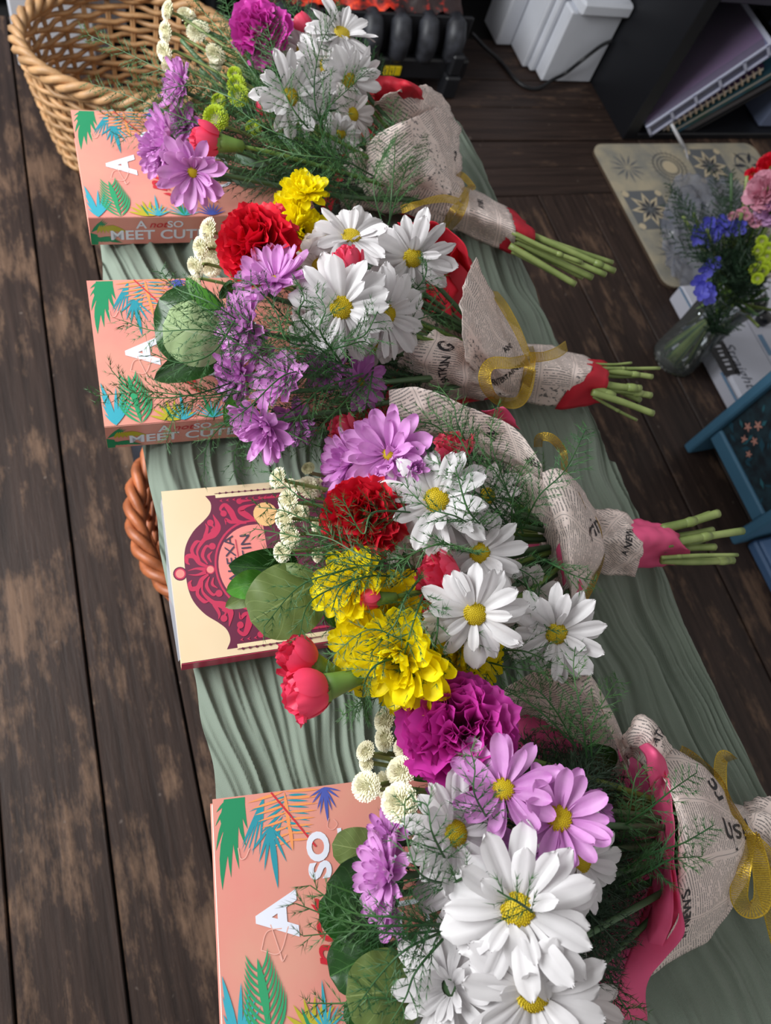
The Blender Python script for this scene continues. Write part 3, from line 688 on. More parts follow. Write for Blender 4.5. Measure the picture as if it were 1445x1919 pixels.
def bookbody(root, fr, Lb, Wb, th, zc, covm, spinem):
    o, x, y = fr
    def hexa(a0, a1, b0, b1, z0, z1): 
        return [o*[1, 1, 0]+x*a+y*b+np.array([0, 0, z]) for a in (a0, a1) for b in (b0, b1) for z in (z0, z1)], [(0, 1, 3, 2), (4, 6, 7, 5), (0, 4, 5, 1), (2, 3, 7, 6), (0, 2, 6, 4), (1, 5, 7, 3)]
    V, Fq = hexa(0, Lb, 0, Wb, zc-.0008, zc); put('front_cover', V, Fq, covm, root, smooth=False)
    V, Fq = hexa(0, Lb, 0, Wb, zc-th, zc-th+.0008); put('back_cover', V, Fq, covm, root, smooth=False)
    V, Fq = hexa(.001, Lb-.001, .001, Wb-.0006, zc-th+.0008, zc-.0008); put('page_block', V, Fq, M_pages, root, smooth=False)
    V, Fq = hexa(0, Lb, Wb-.0004, Wb+.0004, zc-th, zc); put('spine', V, Fq, spinem, root, smooth=False)
TH = .031
def romance(tl, tr, bl, Wb, label, gap=0.0):
    zc = ZT+TH+gap; fr = bookframe(tl, tr, bl, zc, .2, Wb); o, x, y = fr; Lb = .200
    root = empty('book', (o+x*.1+y*Wb/2)*[1, 1, 0]+[0, 0, zc-TH], label, 'book', 'salmon paperbacks with tropical leaf covers')
    bookbody(root, fr, Lb, Wb, TH, zc, MC['pink'], MC['pink'])
    P = Print((o, x, y), root); P.clip = (Lb, Wb); k = Wb/.134
    def q(s_, t_): return (s_, t_*k)
    # coordinates measured on the nearest copy: 1 px of its zoom = 0.0749 mm
    # top left monstera leaf
    for a, b, w in (((.013, .002), (.001, .016), .0014), ((.014, .003), (.0008, .030), .0022), ((.015, .004), (.0035, .052), .0042), ((.015, .008), (.009, .046), .0026), ((.016, .006), (.014, .042), .0024), ((.017, .003), (.019, .030), .0022), ((.012, .001), (.002, .008), .0016), ((.019, .001), (.0205, .020), .002)): P.leaflet(q(*a), q(*b), w, 'green', .06)
    P.shape([q(.007, .001), q(.020, .001), q(.0195, .010), q(.011, .020), q(.006, .022), q(.004, .012)], 'green')
    # teal palm behind the orange fern
    for i in range(9):
        a = -.9+i*.24; P.leaflet(q(.032, .002), q(.032-.022*math.cos(a)*1.0+.006, .002+.022+.012*math.sin(a+.6)), .0010, 'teal')
    for i in range(7): P.leaflet(q(.047-.001*i, .003+.003*i), q(.022+.002*i, .010+.0045*i), .0012, 'teal'); P.leaflet(q(.047-.001*i, .003+.003*i), q(.060, .004+.004*i), .0010, 'teal')
    P.frond(q(.045, .0005), q(.047, .034), 8, .024, .0013, 'orange', 1.45, w0=.0018)
    P.leaflet(q(.0465, .020), q(.0475, .036), .0017, 'orange')
    for b, w in (((.0365, .056), .0028), ((.026, .040), .0014), ((.029, .045), .0014), ((.043, .042), .0013), ((.022, .033), .0013), ((.047, .036), .0012)): P.leaflet(q(.0345, .020), q(*b), w, 'teal')
    for b, w in (((.0712, .0235), .0017), ((.0650, .014), .001), ((.0665, .0175), .001), ((.0775, .0145), .001), ((.0745, .016), .001), ((.062, .010), .001), ((.080, .0085), .001), ((.0605, .006), .0008), ((.0815, .0045), .0008)): P.leaflet(q(.0710, .001), q(*b), w, 'blue')
    P.stroke([q(.0365, .0003), q(.048, .0160), q(.062, .0355)], .00055, 'red')
    # letters, tops towards the left
    P.text('A', q(.036, .0705), (0, -1*k), (-1, 0), .033, 'white', .04, 0, 1.0)
    P.text('SO', q(.064, .0405), (0, -1*k), (-1, 0), .0185, 'white', .045, 0, 1.15)
    P.text('not', q(.062, .0860), (0, -1*k), (-1, 0), .024, 'red', .012, .3, 1.1)
    P.text('MEET', q(.088, .062), (0, -1*k), (-1, 0), .030, 'white', .0)
    P.text('CUTE', q(.120, .062), (0, -1*k), (-1, 0), .030, 'white', .0)
    P.stroke([q(.072, .020), q(.0705, .025), q(.074, .027), q(.077, .024), q(.075, .021)], .0002, 'pale')
    P.stroke([q(.024, .087), q(.028, .078), q(.037, .0775)], .0003, 'pale'); P.stroke([q(.024, .087), q(.0345, .090), q(.041, .077)], .0003, 'pale'); P.stroke([q(.0305, .0745), q(.036, .094)], .0003, 'pale')
    P.stroke([q(.0345, .0915), q(.036, .0945), q(.0385, .0915)], .0003, 'pale'); P.stroke([q(.014, .030), q(.015, .036), q(.018, .036), q(.021, .031)], .0003, 'pale')
    # lower left palm (teal), monstera (green), yellow fan, blue palm, teal palm, violet palm
    for b, w in (((.0008, .096), .0030), ((.0115, .101), .0020), ((.0165, .104), .0015), ((.0005, .106), .0020), ((.0005, .115), .0016), ((.0195, .109), .0016), ((.022, .114), .0014), ((.001, .123), .0014)): P.leaflet(q(.0085, .1335), q(*b), w, 'teal2')
    P.frond(q(.0265, .1335), q(.0220, .094), 9, .026, .0014, 'green2', .52, bend=.10, w0=.0024)
    P.leaflet(q(.0255, .122), q(.0215, .0905), .0036, 'green2')
    for i in range(8): a = math.pi*(.06+.125*i); P.leaflet(q(.050, .1335), q(.050-.0175*math.cos(a), .1335-.016*math.sin(a)-.003), .0020, 'yellow')
    for i in range(7): a = math.pi*(.14+.12*i); P.leaflet(q(.058, .1335), q(.058-.013*math.cos(a), .1335-(.026 if i == 3 else .016)*math.sin(a)), .0017 if i == 3 else .0010, 'teal2')
    P.leaflet(q(.050, .1335), q(.0445, .119), .0014, 'green')
    for i in range(11): a = math.pi*(.08+.084*i); P.leaflet(q(.080, .1335), q(.080-.016*math.cos(a), .1335-.019*math.sin(a)), .0008, 'teal2' if i % 3 else 'green')
    P.leaflet(q(.080, .1335), q(.0745, .112), .0018, 'green')
    for i in range(9): a = math.pi*(.1+.1*i); P.leaflet(q(.104, .1335), q(.104-.014*math.cos(a), .1335-.017*math.sin(a)), .0010, 'blue')
    P.shape([q(.100, .107), q(.104, .102), q(.108, .104), q(.106, .110)], 'red'); P.stroke([q(.100, .100), q(.112, .118)], .0004, 'red')
    for a, b in (((.064, .0975), (.072, .1025)), ((.066, .1065), (.074, .1115))): P.stroke([q(*a), q((a[0]+b[0])/2+.001, (a[1]+b[1])/2-.0015), q(*b)], [.0003, .0016, .0003], 'red')
    P.done()
    # spine print
    zc_ = zc; Sp = Print((o+y*(Wb+.0004), x, np.array([0, 0, -1.])), root); Sp.y = np.array([0, 0, -1.]); Sp.clip = (Lb, TH)
    org, xx = Sp.o, Sp.x
    mb = MB(); mats = []
    def add2(V2, Fc, col):
        if col not in mats: mats.append(col)
        mb.add([org+xx*a+np.array([0, 0, -b])+y*(.0001+.000006*len(mb.V)) for a, b in V2], Fc, mats.index(col))
    def lf(p0, p1, w, col):
        p0, p1 = np.array(p0), np.array(p1); d = p1-p0; L_ = np.hypot(*d); n_ = np.array([-d[1], d[0]])/L_
        pts = [p0, p0+d*.3+n_*w*.8, p0+d*.6+n_*w, p1, p0+d*.6-n_*w, p0+d*.3-n_*w*.8]; pts = np.clip(pts, [.0002, .0003], [Lb, TH-.0003]); add2(pts, [tuple(range(6))], col)
    for i in range(9): lf((.001, .016), (.012+.0012*i, .0015+.0012*i), .0012, 'green') if i < 4 else lf((.001, .020), (.004+.0028*(i-4), .028), .0016, 'green')
    add2([(.0003, .0165), (.006, .019), (.006, .0305), (.0003, .0305)], [(0, 1, 2, 3)], 'green')
    for i in range(9): lf((.009+.0012*i, .0075), (.006+.0032*i, .0175), .0011, 'yellow')
    for i in range(7): lf((.004, .0235), (.018+.0016*i, .021+.0014*i), .0008, 'green')
    for s_, cx_, cy_, sz, col, bo, sh in (('A', .043, .0085, .0125, 'white', .02, 0), ('not', .0570, .0085, .0105, 'red', .008, .3), ('SO', .0720, .0085, .0105, 'white', .02, 0), ('MEET CUTE', .0575, .0205, .0152, 'white', .022, 0)):
        V, Fc = textgeo(s_, bo, sh); add2([(cx_+a*sz*1.05, cy_-b_*sz) for a, b_ in V[:, :2]], Fc, col)
    mb.build('spine_print', [MC[c] for c in mats], root)
    # clear wrap film showing past the short edge
    return root
romance((132, 206), (377, 213), (119, 405), .129, 'farthest salmon paperback, partly behind lilac daisies at the bench end')
romance((162, 526), (440, 520), (171, 808), .138, 'second farthest salmon paperback, under a pale green leaf')
romance((398, 1498), (690, 1462), (413, 1890), .134, 'nearest salmon paperback, at the lower edge by round dark leaves')
# cream book with ornate maroon frame
MC.update(cream=mat('cover_cream', 'e9cfa9', .35, coat=.3, vscale=14, color2='ecd6b4'), maroon=mat('print_maroon', '6b2f47', .35, coat=.2), crimson=mat('print_crimson', 'c53a5a', .35, coat=.2), rose=mat('print_rose', 'ee8f88', .35, coat=.2), ink=mat('print_slate', '4a4356', .4), sand=mat('print_sand', 'f0dcb4', .35), peach=mat('print_peach', 'f3c287', .35))
TH3 = .016; zc = ZT+TH3; WB = .1325
fr = bookframe((302, 921), (515, 903), (318, 1254), zc, .2, WB); o, x, y = fr
bk = empty('book', (o+x*.1+y*WB/2)*[1, 1, 0]+[0, 0, ZT], 'cream paperback with ornate maroon and crimson frame on the cover', 'book')
bookbody(bk, fr, .205, WB, TH3, zc, MC['cream'], MC['crimson'])
P = Print((o, x, y), bk); P.a0 = -.0034; P.a1 = .931; CYb = WB*.5+.0008
# scale: 1 zoom px (4.57x) = .0855 mm ; coordinates (s, distance from the mirror axis)
prof = [(.0145, .0), (.0150, .012), (.0180, .0225), (.0250, .0325), (.0340, .0400), (.0395, .0460), (.0410, .0535), (.0375, .0600)]
cp = crom(np.array([list(p)+[0] for p in prof]), 30)[:, :2]
up = [(a, CYb-b) for a, b in cp]; dn = [(a, CYb+b) for a, b in cp]
P.shape(up+[(.046, CYb-.0600), (.046, CYb-.0575), (.200, CYb-.0575), (.200, CYb+.0575), (.046, CYb+.0575), (.046, CYb+.0600)]+dn[::-1][:-1], 'maroon')
P.disc((.0105, CYb), .0053, 'maroon'); P.disc((.0105, CYb), .0043, 'crimson'); P.disc((.0105, CYb), .0033, 'rose')
# window for the title
arch = [(.0400+.030-.030*math.cos(a), CYb+.0325*math.sin(a)) for a in np.linspace(-math.pi/2, math.pi/2, 26)]
ar2 = [(.0385+.0315-.0315*math.cos(a), CYb+.0350*math.sin(a)) for a in np.linspace(-math.pi/2, math.pi/2, 26)]
ar3 = [(.0370+.0325-.0325*math.cos(a), CYb+.0365*math.sin(a)) for a in np.linspace(-math.pi/2, math.pi/2, 26)]
P.shape([(.080, CYb-.0365)]+ar3+[(.080, CYb+.0365)], 'crimson'); P.shape([(.081, CYb-.0352)]+ar2+[(.081, CYb+.0352)], 'maroon'); P.shape([(.0800, CYb-.0325)]+arch+[(.0800, CYb+.0325)], 'rose')
P.disc((.0335, CYb-.0005), .0035, 'crimson'); P.disc((.0335, CYb-.0005), .0027, 'rose')
for sg in (-1, 1):
    def m_(pts): return [(a, CYb+sg*b) for a, b in pts]
    P.stroke(m_([(.030, .001), (.023, .0025), (.0165, .0015)]), [.0022, .0010, .0002], 'crimson')
    P.stroke(m_([(.0315, .003), (.026, .0065), (.0225, .012), (.0175, .0125), (.0165, .0085), (.0185, .0060)]), [.0012, .0022, .0024, .0024, .0018, .0003], 'crimson')
    P.stroke(m_([(.0225, .012), (.0215, .0175), (.0255, .0230), (.0290, .0235)]), [.0016, .0018, .0020, .0004], 'crimson')
    P.stroke(m_([(.0265, .008), (.0255, .016), (.0320, .0245), (.0395, .0280), (.0440, .0340), (.0415, .0440)]), [.0006, .0012, .0022, .0040, .0032, .0003], 'crimson')
    P.stroke(m_([(.0300, .0215), (.0330, .0270), (.0355, .0335), (.0345, .0375)]), [.0004, .0020, .0016, .0002], 'crimson')
    P.stroke(m_([(.0320, .0050), (.0290, .0120), (.0330, .0190), (.0375, .0165)]), [.0006, .0018, .0014, .0005], 'crimson')
    P.disc((.0375, CYb+sg*.0185), .0027, 'crimson'); P.stroke(m_([(.0350, .0060), (.0335, .0110), (.0370, .0145)]), [.0006, .0016, .0003], 'crimson')
    P.disc((.0385, CYb+sg*.0375), .0026, 'crimson'); P.stroke(m_([(.0385, .0360), (.0405, .0335), (.0380, .0310)]), [.0008, .0007, .0005], 'crimson')
    P.stroke(m_([(.0670, .0345), (.0590, .0370), (.0560, .0450), (.0520, .0510), (.0480, .0480), (.0500, .0440)]), [.0010, .0030, .0034, .0022, .0014, .0004], 'crimson')
    P.disc((.0500, CYb+sg*.0440), .0026, 'crimson')
    P.stroke(m_([(.0610, .0350), (.0545, .0365), (.0510, .0390), (.0505, .0345)]), [.0006, .0020, .0014, .0002], 'crimson')
    P.stroke(m_([(.0760, .0345), (.0690, .0400), (.0640, .0450), (.0680, .0480), (.0770, .0495)]), [.0008, .0034, .0036, .0018, .0002], 'crimson')
    P.stroke(m_([(.0640, .0530), (.0690, .0530), (.0800, .0530)]), [.0024, .0012, .0004], 'crimson'); P.disc((.0640, CYb+sg*.0530), .0024, 'crimson')
    P.stroke(m_([(.0800, .0540), (.1500, .0540)]), .0012, 'crimson')
    P.shape(m_([(.0455, .0575), (.120, .0575), (.120, .0605), (.0455, .0605)])[::sg], 'sand')
    for k in range(11):
        s_ = .048+.0052*k; P.shape(m_([(s_, .0610), (s_+.0010, .0622), (s_+.0032, .0612), (s_+.0010, .0602)]), 'maroon'); P.shape(m_([(s_, .0548), (s_+.0030, .0562), (s_+.0018, .0548), (s_+.0030, .0534)]), 'crimson')
    P.stroke(m_([(.0450, .0612), (.1100, .0612)]), .00022, 'maroon')
P.disc((.0835, CYb-.0400), .0100, 'peach'); P.disc((.0835, CYb+.0400), .0100, 'peach')
P.text('ALEXA', (.0510, CYb-.0065), (0, -1), (-1, 0), .0112, 'ink', .0, 0, 1.12)
P.text('MARTIN', (.0640, CYb-.0025), (0, -1), (-1, 0), .0112, 'ink', .0, 0, 1.12)
P.stroke([(.0560, CYb-.022), (.0565, CYb+.022)], .0003, 'crimson')
P.done()
V = [o+x*a+y*b+np.array([0, 0, z]) for a, b, z in ((-.0012, .004, -TH3*.9), (-.0018, .05, -TH3*.5), (-.0032, .085, -TH3*.6), (-.0016, WB-.004, -TH3*.5), (.0, .004, -.0005), (.0, .05, -.0005), (.0, .085, -.0005), (.0, WB-.004, -.0005))]
put('wrap_film', V, [(0, 1, 5, 4), (1, 2, 6, 5), (2, 3, 7, 6)], glassmat('film', 'd8dbe6', .2, .3), bk)
# ============================================================ BOUQUETS
def petal_arrays(kind, seed):
    r = np.random.RandomState(seed)
    if kind == 'daisy':
        nu_, nv_ = 10, 6; w = r.uniform(.160, .200); u = np.array([0, .12, .26, .40, .54, .67, .78, .87, .94, .98, 1.0]); v = np.linspace(-1, 1, nv_+1)
        wid = w*np.where(u < .66, .34+.66*np.sin(np.clip(u/.66, 0, 1)*math.pi/2)**1.0, np.sqrt(np.clip(1-((u-.66)/.345)**2.6, 0, 1)))
        U, Vv = np.meshgrid(u, v, indexing='ij'); Y = wid[:, None]*Vv
        X_ = U-.03*np.cos(Vv*math.pi*2)*(U > .93)
        bend = r.uniform(.02, .42); twist = r.uniform(-.35, .35); up_ = r.uniform(.0, .30)
        Z = up_*U-bend*U**2.2+.35*w*Vv**2*(.5+.5*np.sin(math.pi*U))*r.choice([1, 1, -.5])-.030*np.cos(Vv*math.pi*2.1)*np.sin(math.pi*U)**.7+twist*Y*U
        Y = Y+r.uniform(-.06, .06)*U**2
    elif kind == 'mum':
        nu_, nv_ = 8, 4; w = r.uniform(.165, .215); u = np.array([0, .15, .32, .5, .66, .8, .9, .97, 1.0]); v = np.linspace(-1, 1, nv_+1)
        wid = w*np.where(u < .62, .30+.70*np.sin(np.clip(u/.62, 0, 1)*math.pi/2), np.sqrt(np.clip(1-((u-.62)/.385)**2.3, 0, 1)))
        U, Vv = np.meshgrid(u, v, indexing='ij'); Y = wid[:, None]*Vv; X_ = U*1.0
        Z = -r.uniform(-.25, .12)*U**2+.55*w*Vv**2-.02*np.cos(Vv*math.pi*2)*np.sin(math.pi*U)+r.uniform(-.2, .2)*Y*U
    elif kind == 'carn':
        nu_, nv_ = 8, 14; u = np.linspace(0, 1, nu_+1); v = np.linspace(-1, 1, nv_+1)
        U, Vv = np.meshgrid(u, v, indexing='ij'); hw = r.uniform(.50, .74)
        ed = 1-.10*Vv**2+np.where(np.arange(nv_+1) % 2, .026, -.018)*r.uniform(.4, 1.6, nv_+1); R_ = U**.9*(1+(ed-1)*U**4)
        A = Vv*hw*(.35+.65*U**.7); X_ = R_*np.cos(A); Y = R_*np.sin(A)
        Z = r.uniform(.06, .12)*np.sin(Vv*math.pi*r.uniform(1.6, 2.6)+r.uniform(0, 6))*U**2.2+.05*np.sin(Vv*9+r.uniform(0, 6))*U**3+r.uniform(-.1, .22)*U**2
    elif kind == 'bud':
        nu_, nv_ = 7, 8; u = np.linspace(0, 1, nu_+1); v = np.linspace(-1, 1, nv_+1)
        U, Vv = np.meshgrid(u, v, indexing='ij'); w = .42*np.sin(math.pi*(.12+.74*u))**.7
        Y = w[:, None]*Vv; X_ = U-.06*Vv**2*U**3; Z = -.45*U+.62*U**2+.55*Y**2*2.2+.03*np.sin(Vv*8+r.uniform(0, 6))*U**3
    V = np.stack([X_, Y, Z], -1).reshape(-1, 3); n = nv_+1
    Fq = [(i*n+j, (i+1)*n+j, (i+1)*n+j+1, i*n+j+1) for i in range(nu_) for j in range(nv_)]
    return V, Fq
PA = {k: [petal_arrays(k, s+11*i) for s in range(8)] for i, k in enumerate(('daisy', 'mum', 'carn', 'bud'))}
PMESH = {}
def petal_mesh(kind, s, m):
    key = (kind, s, m.name)
    if key not in PMESH: PMESH[key] = mesh('petal', PA[kind][s][0], PA[kind][s][1], m)
    return PMESH[key]
M_w = mat('white_petal', 'dddadb', .5, trans=.25, vary=.03, vscale=3)
M_wp = mat('ivory_petal', 'd4cccb', .5, trans=.22)
M_li = mat('lilac_petal', 'd08ace', .5, trans=.28, color2='dda2da', vscale=2.2)
M_li2 = mat('deep_lilac_petal', 'bd74bd', .5, trans=.25, color2='cd8acb', vscale=2.2)
M_ye = mat('yellow_petal', 'fff010', .5, trans=.42, vary=.03, vscale=3)
M_re = mat('red_carnation', 'd8142f', .55, trans=.25, vary=.2, vscale=3)
M_ma = mat('magenta_carnation', 'c21c98', .55, trans=.3, color2='d850b8', vscale=3)
M_pk2 = mat('coral_pink_petal', 'e8355c', .5, trans=.2, color2='f05a78', vscale=3)
M_disc = mat('yellow_floret', 'c9b312', .6, color2='b39a10', vscale=40)
M_dsc2 = mat('olive_floret', '8c7a16', .7)
M_cal = mat('green_calyx', '5f8236', .5, trans=.1, color2='7d9a48', vscale=20)
M_stem = mat('green_stem', '64783a', .45, color2='93a160', vscale=25, stretch=(1, 1, 1))
M_stem2 = mat('dark_stem', '3d5a3c', .5, color2='52704a', vscale=25)
M_cut = mat('cut_stem_end', 'c9c79a', .7)
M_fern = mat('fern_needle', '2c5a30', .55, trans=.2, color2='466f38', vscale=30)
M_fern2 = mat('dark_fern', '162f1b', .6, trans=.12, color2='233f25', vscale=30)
M_cream = mat('cream_button', 'f4f1d2', .6, trans=.2, color2='fbf8e4', vscale=60)
M_lime = mat('lime_button', 'a2b81c', .6, trans=.15, color2='b8cc2c', vscale=60)
M_bk = mat('button_back', '85865c', .7, color2='b0a884', vscale=60)
class Bouquet:
    def __init__(s, name, base, label, tie, cat='bouquet', group=None):
        s.root = empty(name, base, label, cat, group); s.base = np.array(base, float); s.n = 0; s.tie = np.array(tie, float); s.rs = np.random.RandomState(abs(hash(label)) % 9999 if False else len(label)*7+int(base[1]*1000) % 97); s.rest = {}
def frame3(n_, rs):
    a = unit(np.cross(n_, [0.3, .9, .2])); b_ = np.cross(n_, a); return a, b_
def M_from(x, y, z, o, s=1.0):
    m = Matrix.Identity(4)
    for i in range(3): m[i][0] = x[i]*s; m[i][1] = y[i]*s; m[i][2] = z[i]*s; m[i][3] = o[i]
    return m
def tubearr(P, r, n=6): q = MB(); q.tube(P, r, n); return q
CAP = 300
def place_petals(bq, part, c, items, kind, m, joined=False):
    # items: (x axis, z axis, origin, length, width scale)
    rs = bq.rs
    acc = MB()
    for (x, z, o, L_, ws) in items:
        y = np.cross(z, x); s = rs.randint(8)
        if joined or bq.n >= CAP:
            V, Fq = PA[kind][s]; Rm = np.stack([x, y*ws, z], 1)*L_
            acc.add(V @ Rm.T + o, Fq)
        else:
            ob = bpy.data.objects.new('petal', petal_mesh(kind, s, m)); COL.objects.link(ob); ob.parent = part
            mm = M_from(x*L_, y*L_*ws, z*L_, np.array(o)-c); ob.matrix_local = mm; bq.n += 1
    if acc.n:
        o_ = put('petals', np.concatenate(acc.V), acc.F, m, None); o_.parent = part; o_.location = Vector(-c); o_['kind'] = 'stuff'
def partobj(bq, name, mb, m, c, smooth=True, label=None):
    V = np.concatenate(mb.V)-c
    o = bpy.data.objects.new(name, mesh(name, V, mb.F, m, smooth=smooth, midx=mb.M if isinstance(m, list) else None)); COL.objects.link(o)
    o.parent = bq.root; o.location = Vector(c-bq.base)
    if label: o['label'] = label
    return o
def subobj(part, name, mb, m, c, smooth=True):
    V = np.concatenate(mb.V)-c; o = bpy.data.objects.new(name, mesh(name, V, mb.F, m, smooth=smooth)); COL.objects.link(o); o.parent = part; return o
def flower(bq, px, py, h, rpx, a, b, kind, layers=None, disc=None, joined=False, stem=True, name=None, wscale=1.0, tipz=0):
    c = T(px, py, h); R = rpx*depth(c)/F; n_ = nrm(c, a, b); rs = bq.rs
    e1, e2 = frame3(n_, rs)
    m = {'white': M_w, 'ivory': M_wp, 'lilac': M_li, 'deep_lilac': M_li2, 'yellow': M_ye}[kind]
    if layers is None:
        layers = {'white': [(12, 0, 1.0), (11, 15, .95), (4, 42, .62)], 'ivory': [(11, 0, 1.0), (10, 20, .9)], 'lilac': [(13, 8, 1.0), (12, 24, .95), (9, 42, .8)], 'deep_lilac': [(12, 6, 1.0), (11, 24, .9)], 'yellow': [(15, 4, 1.0), (15, 18, .95), (13, 34, .84), (10, 52, .66), (6, 70, .5)]}[kind]
    if disc == 0: layers = list(layers)+[(9, 66, .6)]
    if disc is None: disc = .22 if kind in ('white', 'ivory') else .2
    q = MB(); back = c-n_*R*.10
    q.tube([c-n_*R*.22, c-n_*R*.12, c-n_*R*.02], [R*.06, R*.16, R*.20], 10)
    if stem:
        P = crom([c-n_*R*.18, c-n_*R*.5-np.array([0, 0, .004]), bq.tie+(c-bq.tie)*.45+np.array([0, 0, -.006]), bq.tie+rs.uniform(-.008, .008, 3)], 14); P[:, 2] = np.maximum(P[:, 2], ZT+.006)
        q.tube(P, [.0016, .002, .0025], 6)
    nm = name or {'white': 'white_daisy', 'ivory': 'white_daisy', 'lilac': 'lilac_daisy', 'deep_lilac': 'lilac_daisy', 'yellow': 'yellow_chrysanthemum'}[kind]
    part = partobj(bq, nm, q, M_stem2 if stem else M_cal, c)
    items = []; pk = 'daisy' if kind in ('white', 'ivory') else 'mum'
    for li, (cnt, el, lf) in enumerate(layers):
        off = rs.uniform(0, 6.28)
        for k in range(cnt):
            th = off+2*math.pi*(k+rs.uniform(-.22, .22))/cnt; e = math.radians(el+rs.uniform(-12, 12)); r = e1*math.cos(th)+e2*math.sin(th)
            x = r*math.cos(e)+n_*math.sin(e); z = -r*math.sin(e)+n_*math.cos(e); rl = rs.uniform(-.38, .38); z = unit(z*math.cos(rl)+np.cross(z, x)*math.sin(rl))
            L_ = R*lf*rs.uniform(.80, 1.08)*.88
            items.append((x, z, c+r*R*.14+n_*R*.012*li, L_, wscale*rs.uniform(.88, 1.12)*(1.08 if kind in ('white', 'ivory') else 1.05)*(1.2 if kind == 'yellow' else 1)))
    place_petals(bq, part, c, items, pk, m, joined)
    if disc:
        q = MB(); D = R*disc; k = 150 if rpx > 55 else 70
        V = []; Fd = []
        for i in range(9):
            ph = i/8*math.pi/2*.98; rr_ = D*math.cos(ph)*1.0; zz = D*.5*math.sin(ph)
            V.append([c+n_*(zz+R*.02)+(e1*math.cos(t)+e2*math.sin(t))*rr_ for t in np.linspace(0, 2*math.pi, 18, endpoint=False)])
        q.add(np.concatenate(V), [(i*18+j, i*18+(j+1) % 18, (i+1)*18+(j+1) % 18, (i+1)*18+j) for i in range(8) for j in range(18)]+[tuple(range(8*18, 9*18))])
        for i in range(k):
            f = math.sqrt((i+.5)/k); t = i*2.39996; rr_ = D*f; zz = D*.5*math.sqrt(max(0, 1-f*f))
            p = c+n_*(zz+R*.02)+(e1*math.cos(t)+e2*math.sin(t))*rr_; g = D*(1.15/math.sqrt(k))*(.8+.4*(f > .75))
            u1, u2 = e1*g, e2*g; q.add([p+u1, p+u2, p-u1, p-u2, p+n_*g*1.3], [(0, 1, 4), (1, 2, 4), (2, 3, 4), (3, 0, 4)])
        subobj(part, 'flower_center', q, M_disc, c, smooth=False)
    return part
def carnation(bq, px, py, h, rpx, a, b, m, n=46, name='carnation', joined=False, label=None, stem=True):
    c = T(px, py, h); R = rpx*depth(c)/F; n_ = nrm(c, a, b); rs = bq.rs; e1, e2 = frame3(n_, rs)
    c0 = c-n_*R*.45
    q = MB(); q.tube([c0-n_*R*.7, c0-n_*R*.5, c0-n_*R*.1, c0+n_*R*.15], [R*.12, R*.2, R*.24, R*.34], 12)
    if stem:
        P = crom([c0-n_*R*.6, bq.tie+(c-bq.tie)*.5-np.array([0, 0, .006]), bq.tie], 10); P[:, 2] = np.maximum(P[:, 2], ZT+.006); q.tube(P, .002, 6)
    part = partobj(bq, name, q, M_cal, c, label=label); items = []
    for i in range(n):
        t = (i+.5)/n; e = math.radians(82*(1-t)**.8-4+rs.uniform(-9, 9)); th = i*2.39996+rs.uniform(-.3, .3); r = e1*math.cos(th)+e2*math.sin(th)
        x = r*math.cos(e)+n_*math.sin(e); z = -r*math.sin(e)+n_*math.cos(e); rl = rs.uniform(-.5, .5); y = np.cross(z, x); z = unit(z*math.cos(rl)+y*math.sin(rl))
        items.append((x, z, c0+r*R*.05, R*(1.02+.12*t)*rs.uniform(.88, 1.06), rs.uniform(.8, 1.1)))
    place_petals(bq, part, c, items, 'carn', m, joined)
    return part
def bud(bq, px, py, h, rpx, a, b, m=None, calyx=None, name='carnation_bud', open_=.5, stem_to=None, n=13):
    # small spray carnation: green calyx tube below a tight cup of petals facing (a, b)
    c = T(px, py, h); R = rpx*depth(c)/F; n_ = unit(a*IMR+b*IMU+(0.0)*unit(CAM-c)); n_ = unit(n_+.35*unit(CAM-c)); rs = bq.rs; e1, e2 = frame3(n_, rs)
    q = MB(); base = c-n_*R*2.3
    base = c-n_*R*2.7; q.tube([base-n_*R*.25, base-n_*R*.1, base+n_*R*.5, base+n_*R*1.2, base+n_*R*1.75], [R*.2, R*.42, R*.5, R*.62, R*.72], 14)
    for k in range(5):
        th = 2*math.pi*k/5; r = e1*math.cos(th)+e2*math.sin(th); t_ = np.cross(n_, r)
        p = base+n_*R*1.65+r*R*.70; q.add([p-t_*R*.36, p+t_*R*.36, p+n_*R*.62+r*R*.16, p+n_*R*.3+r*R*.12-t_*R*.25, p+n_*R*.3+r*R*.12+t_*R*.25], [(0, 1, 4, 2, 3)])
    tgt = stem_to if stem_to is not None else bq.tie
    P = crom([base-n_*R*.2, base-n_*R*1.5+(tgt-base)*.15, tgt], 12); P[:, 2] = np.maximum(P[:, 2], ZT+.006); q.tube(P, [.0016, .002], 6)
    part = partobj(bq, name, q, M_cal, c); items = []; cc = c-n_*R*1.0
    for i in range(n):
        t = (i+.5)/n; e = math.radians(88-38*open_*t*1.4+rs.uniform(-5, 5)); th = i*2.39996; r = e1*math.cos(th)+e2*math.sin(th)
        x = r*math.cos(e)+n_*math.sin(e); z = r*math.sin(e)-n_*math.cos(e)
        items.append((x, -z, cc+r*R*(.12+.72*t), R*(1.95-.25*t)*rs.uniform(.9, 1.05), 1.15))
    nb2 = 0 if open_ < .35 else int(n*.55)
    place_petals(bq, part, c, items[nb2:], 'bud', m or M_pk2)
    if nb2: place_petals(bq, part, c, [(x, z, o+x*R*.25, l*.98, .8) for x, z, o, l, w_ in items[:nb2]], 'carn', m or M_pk2)
    return part
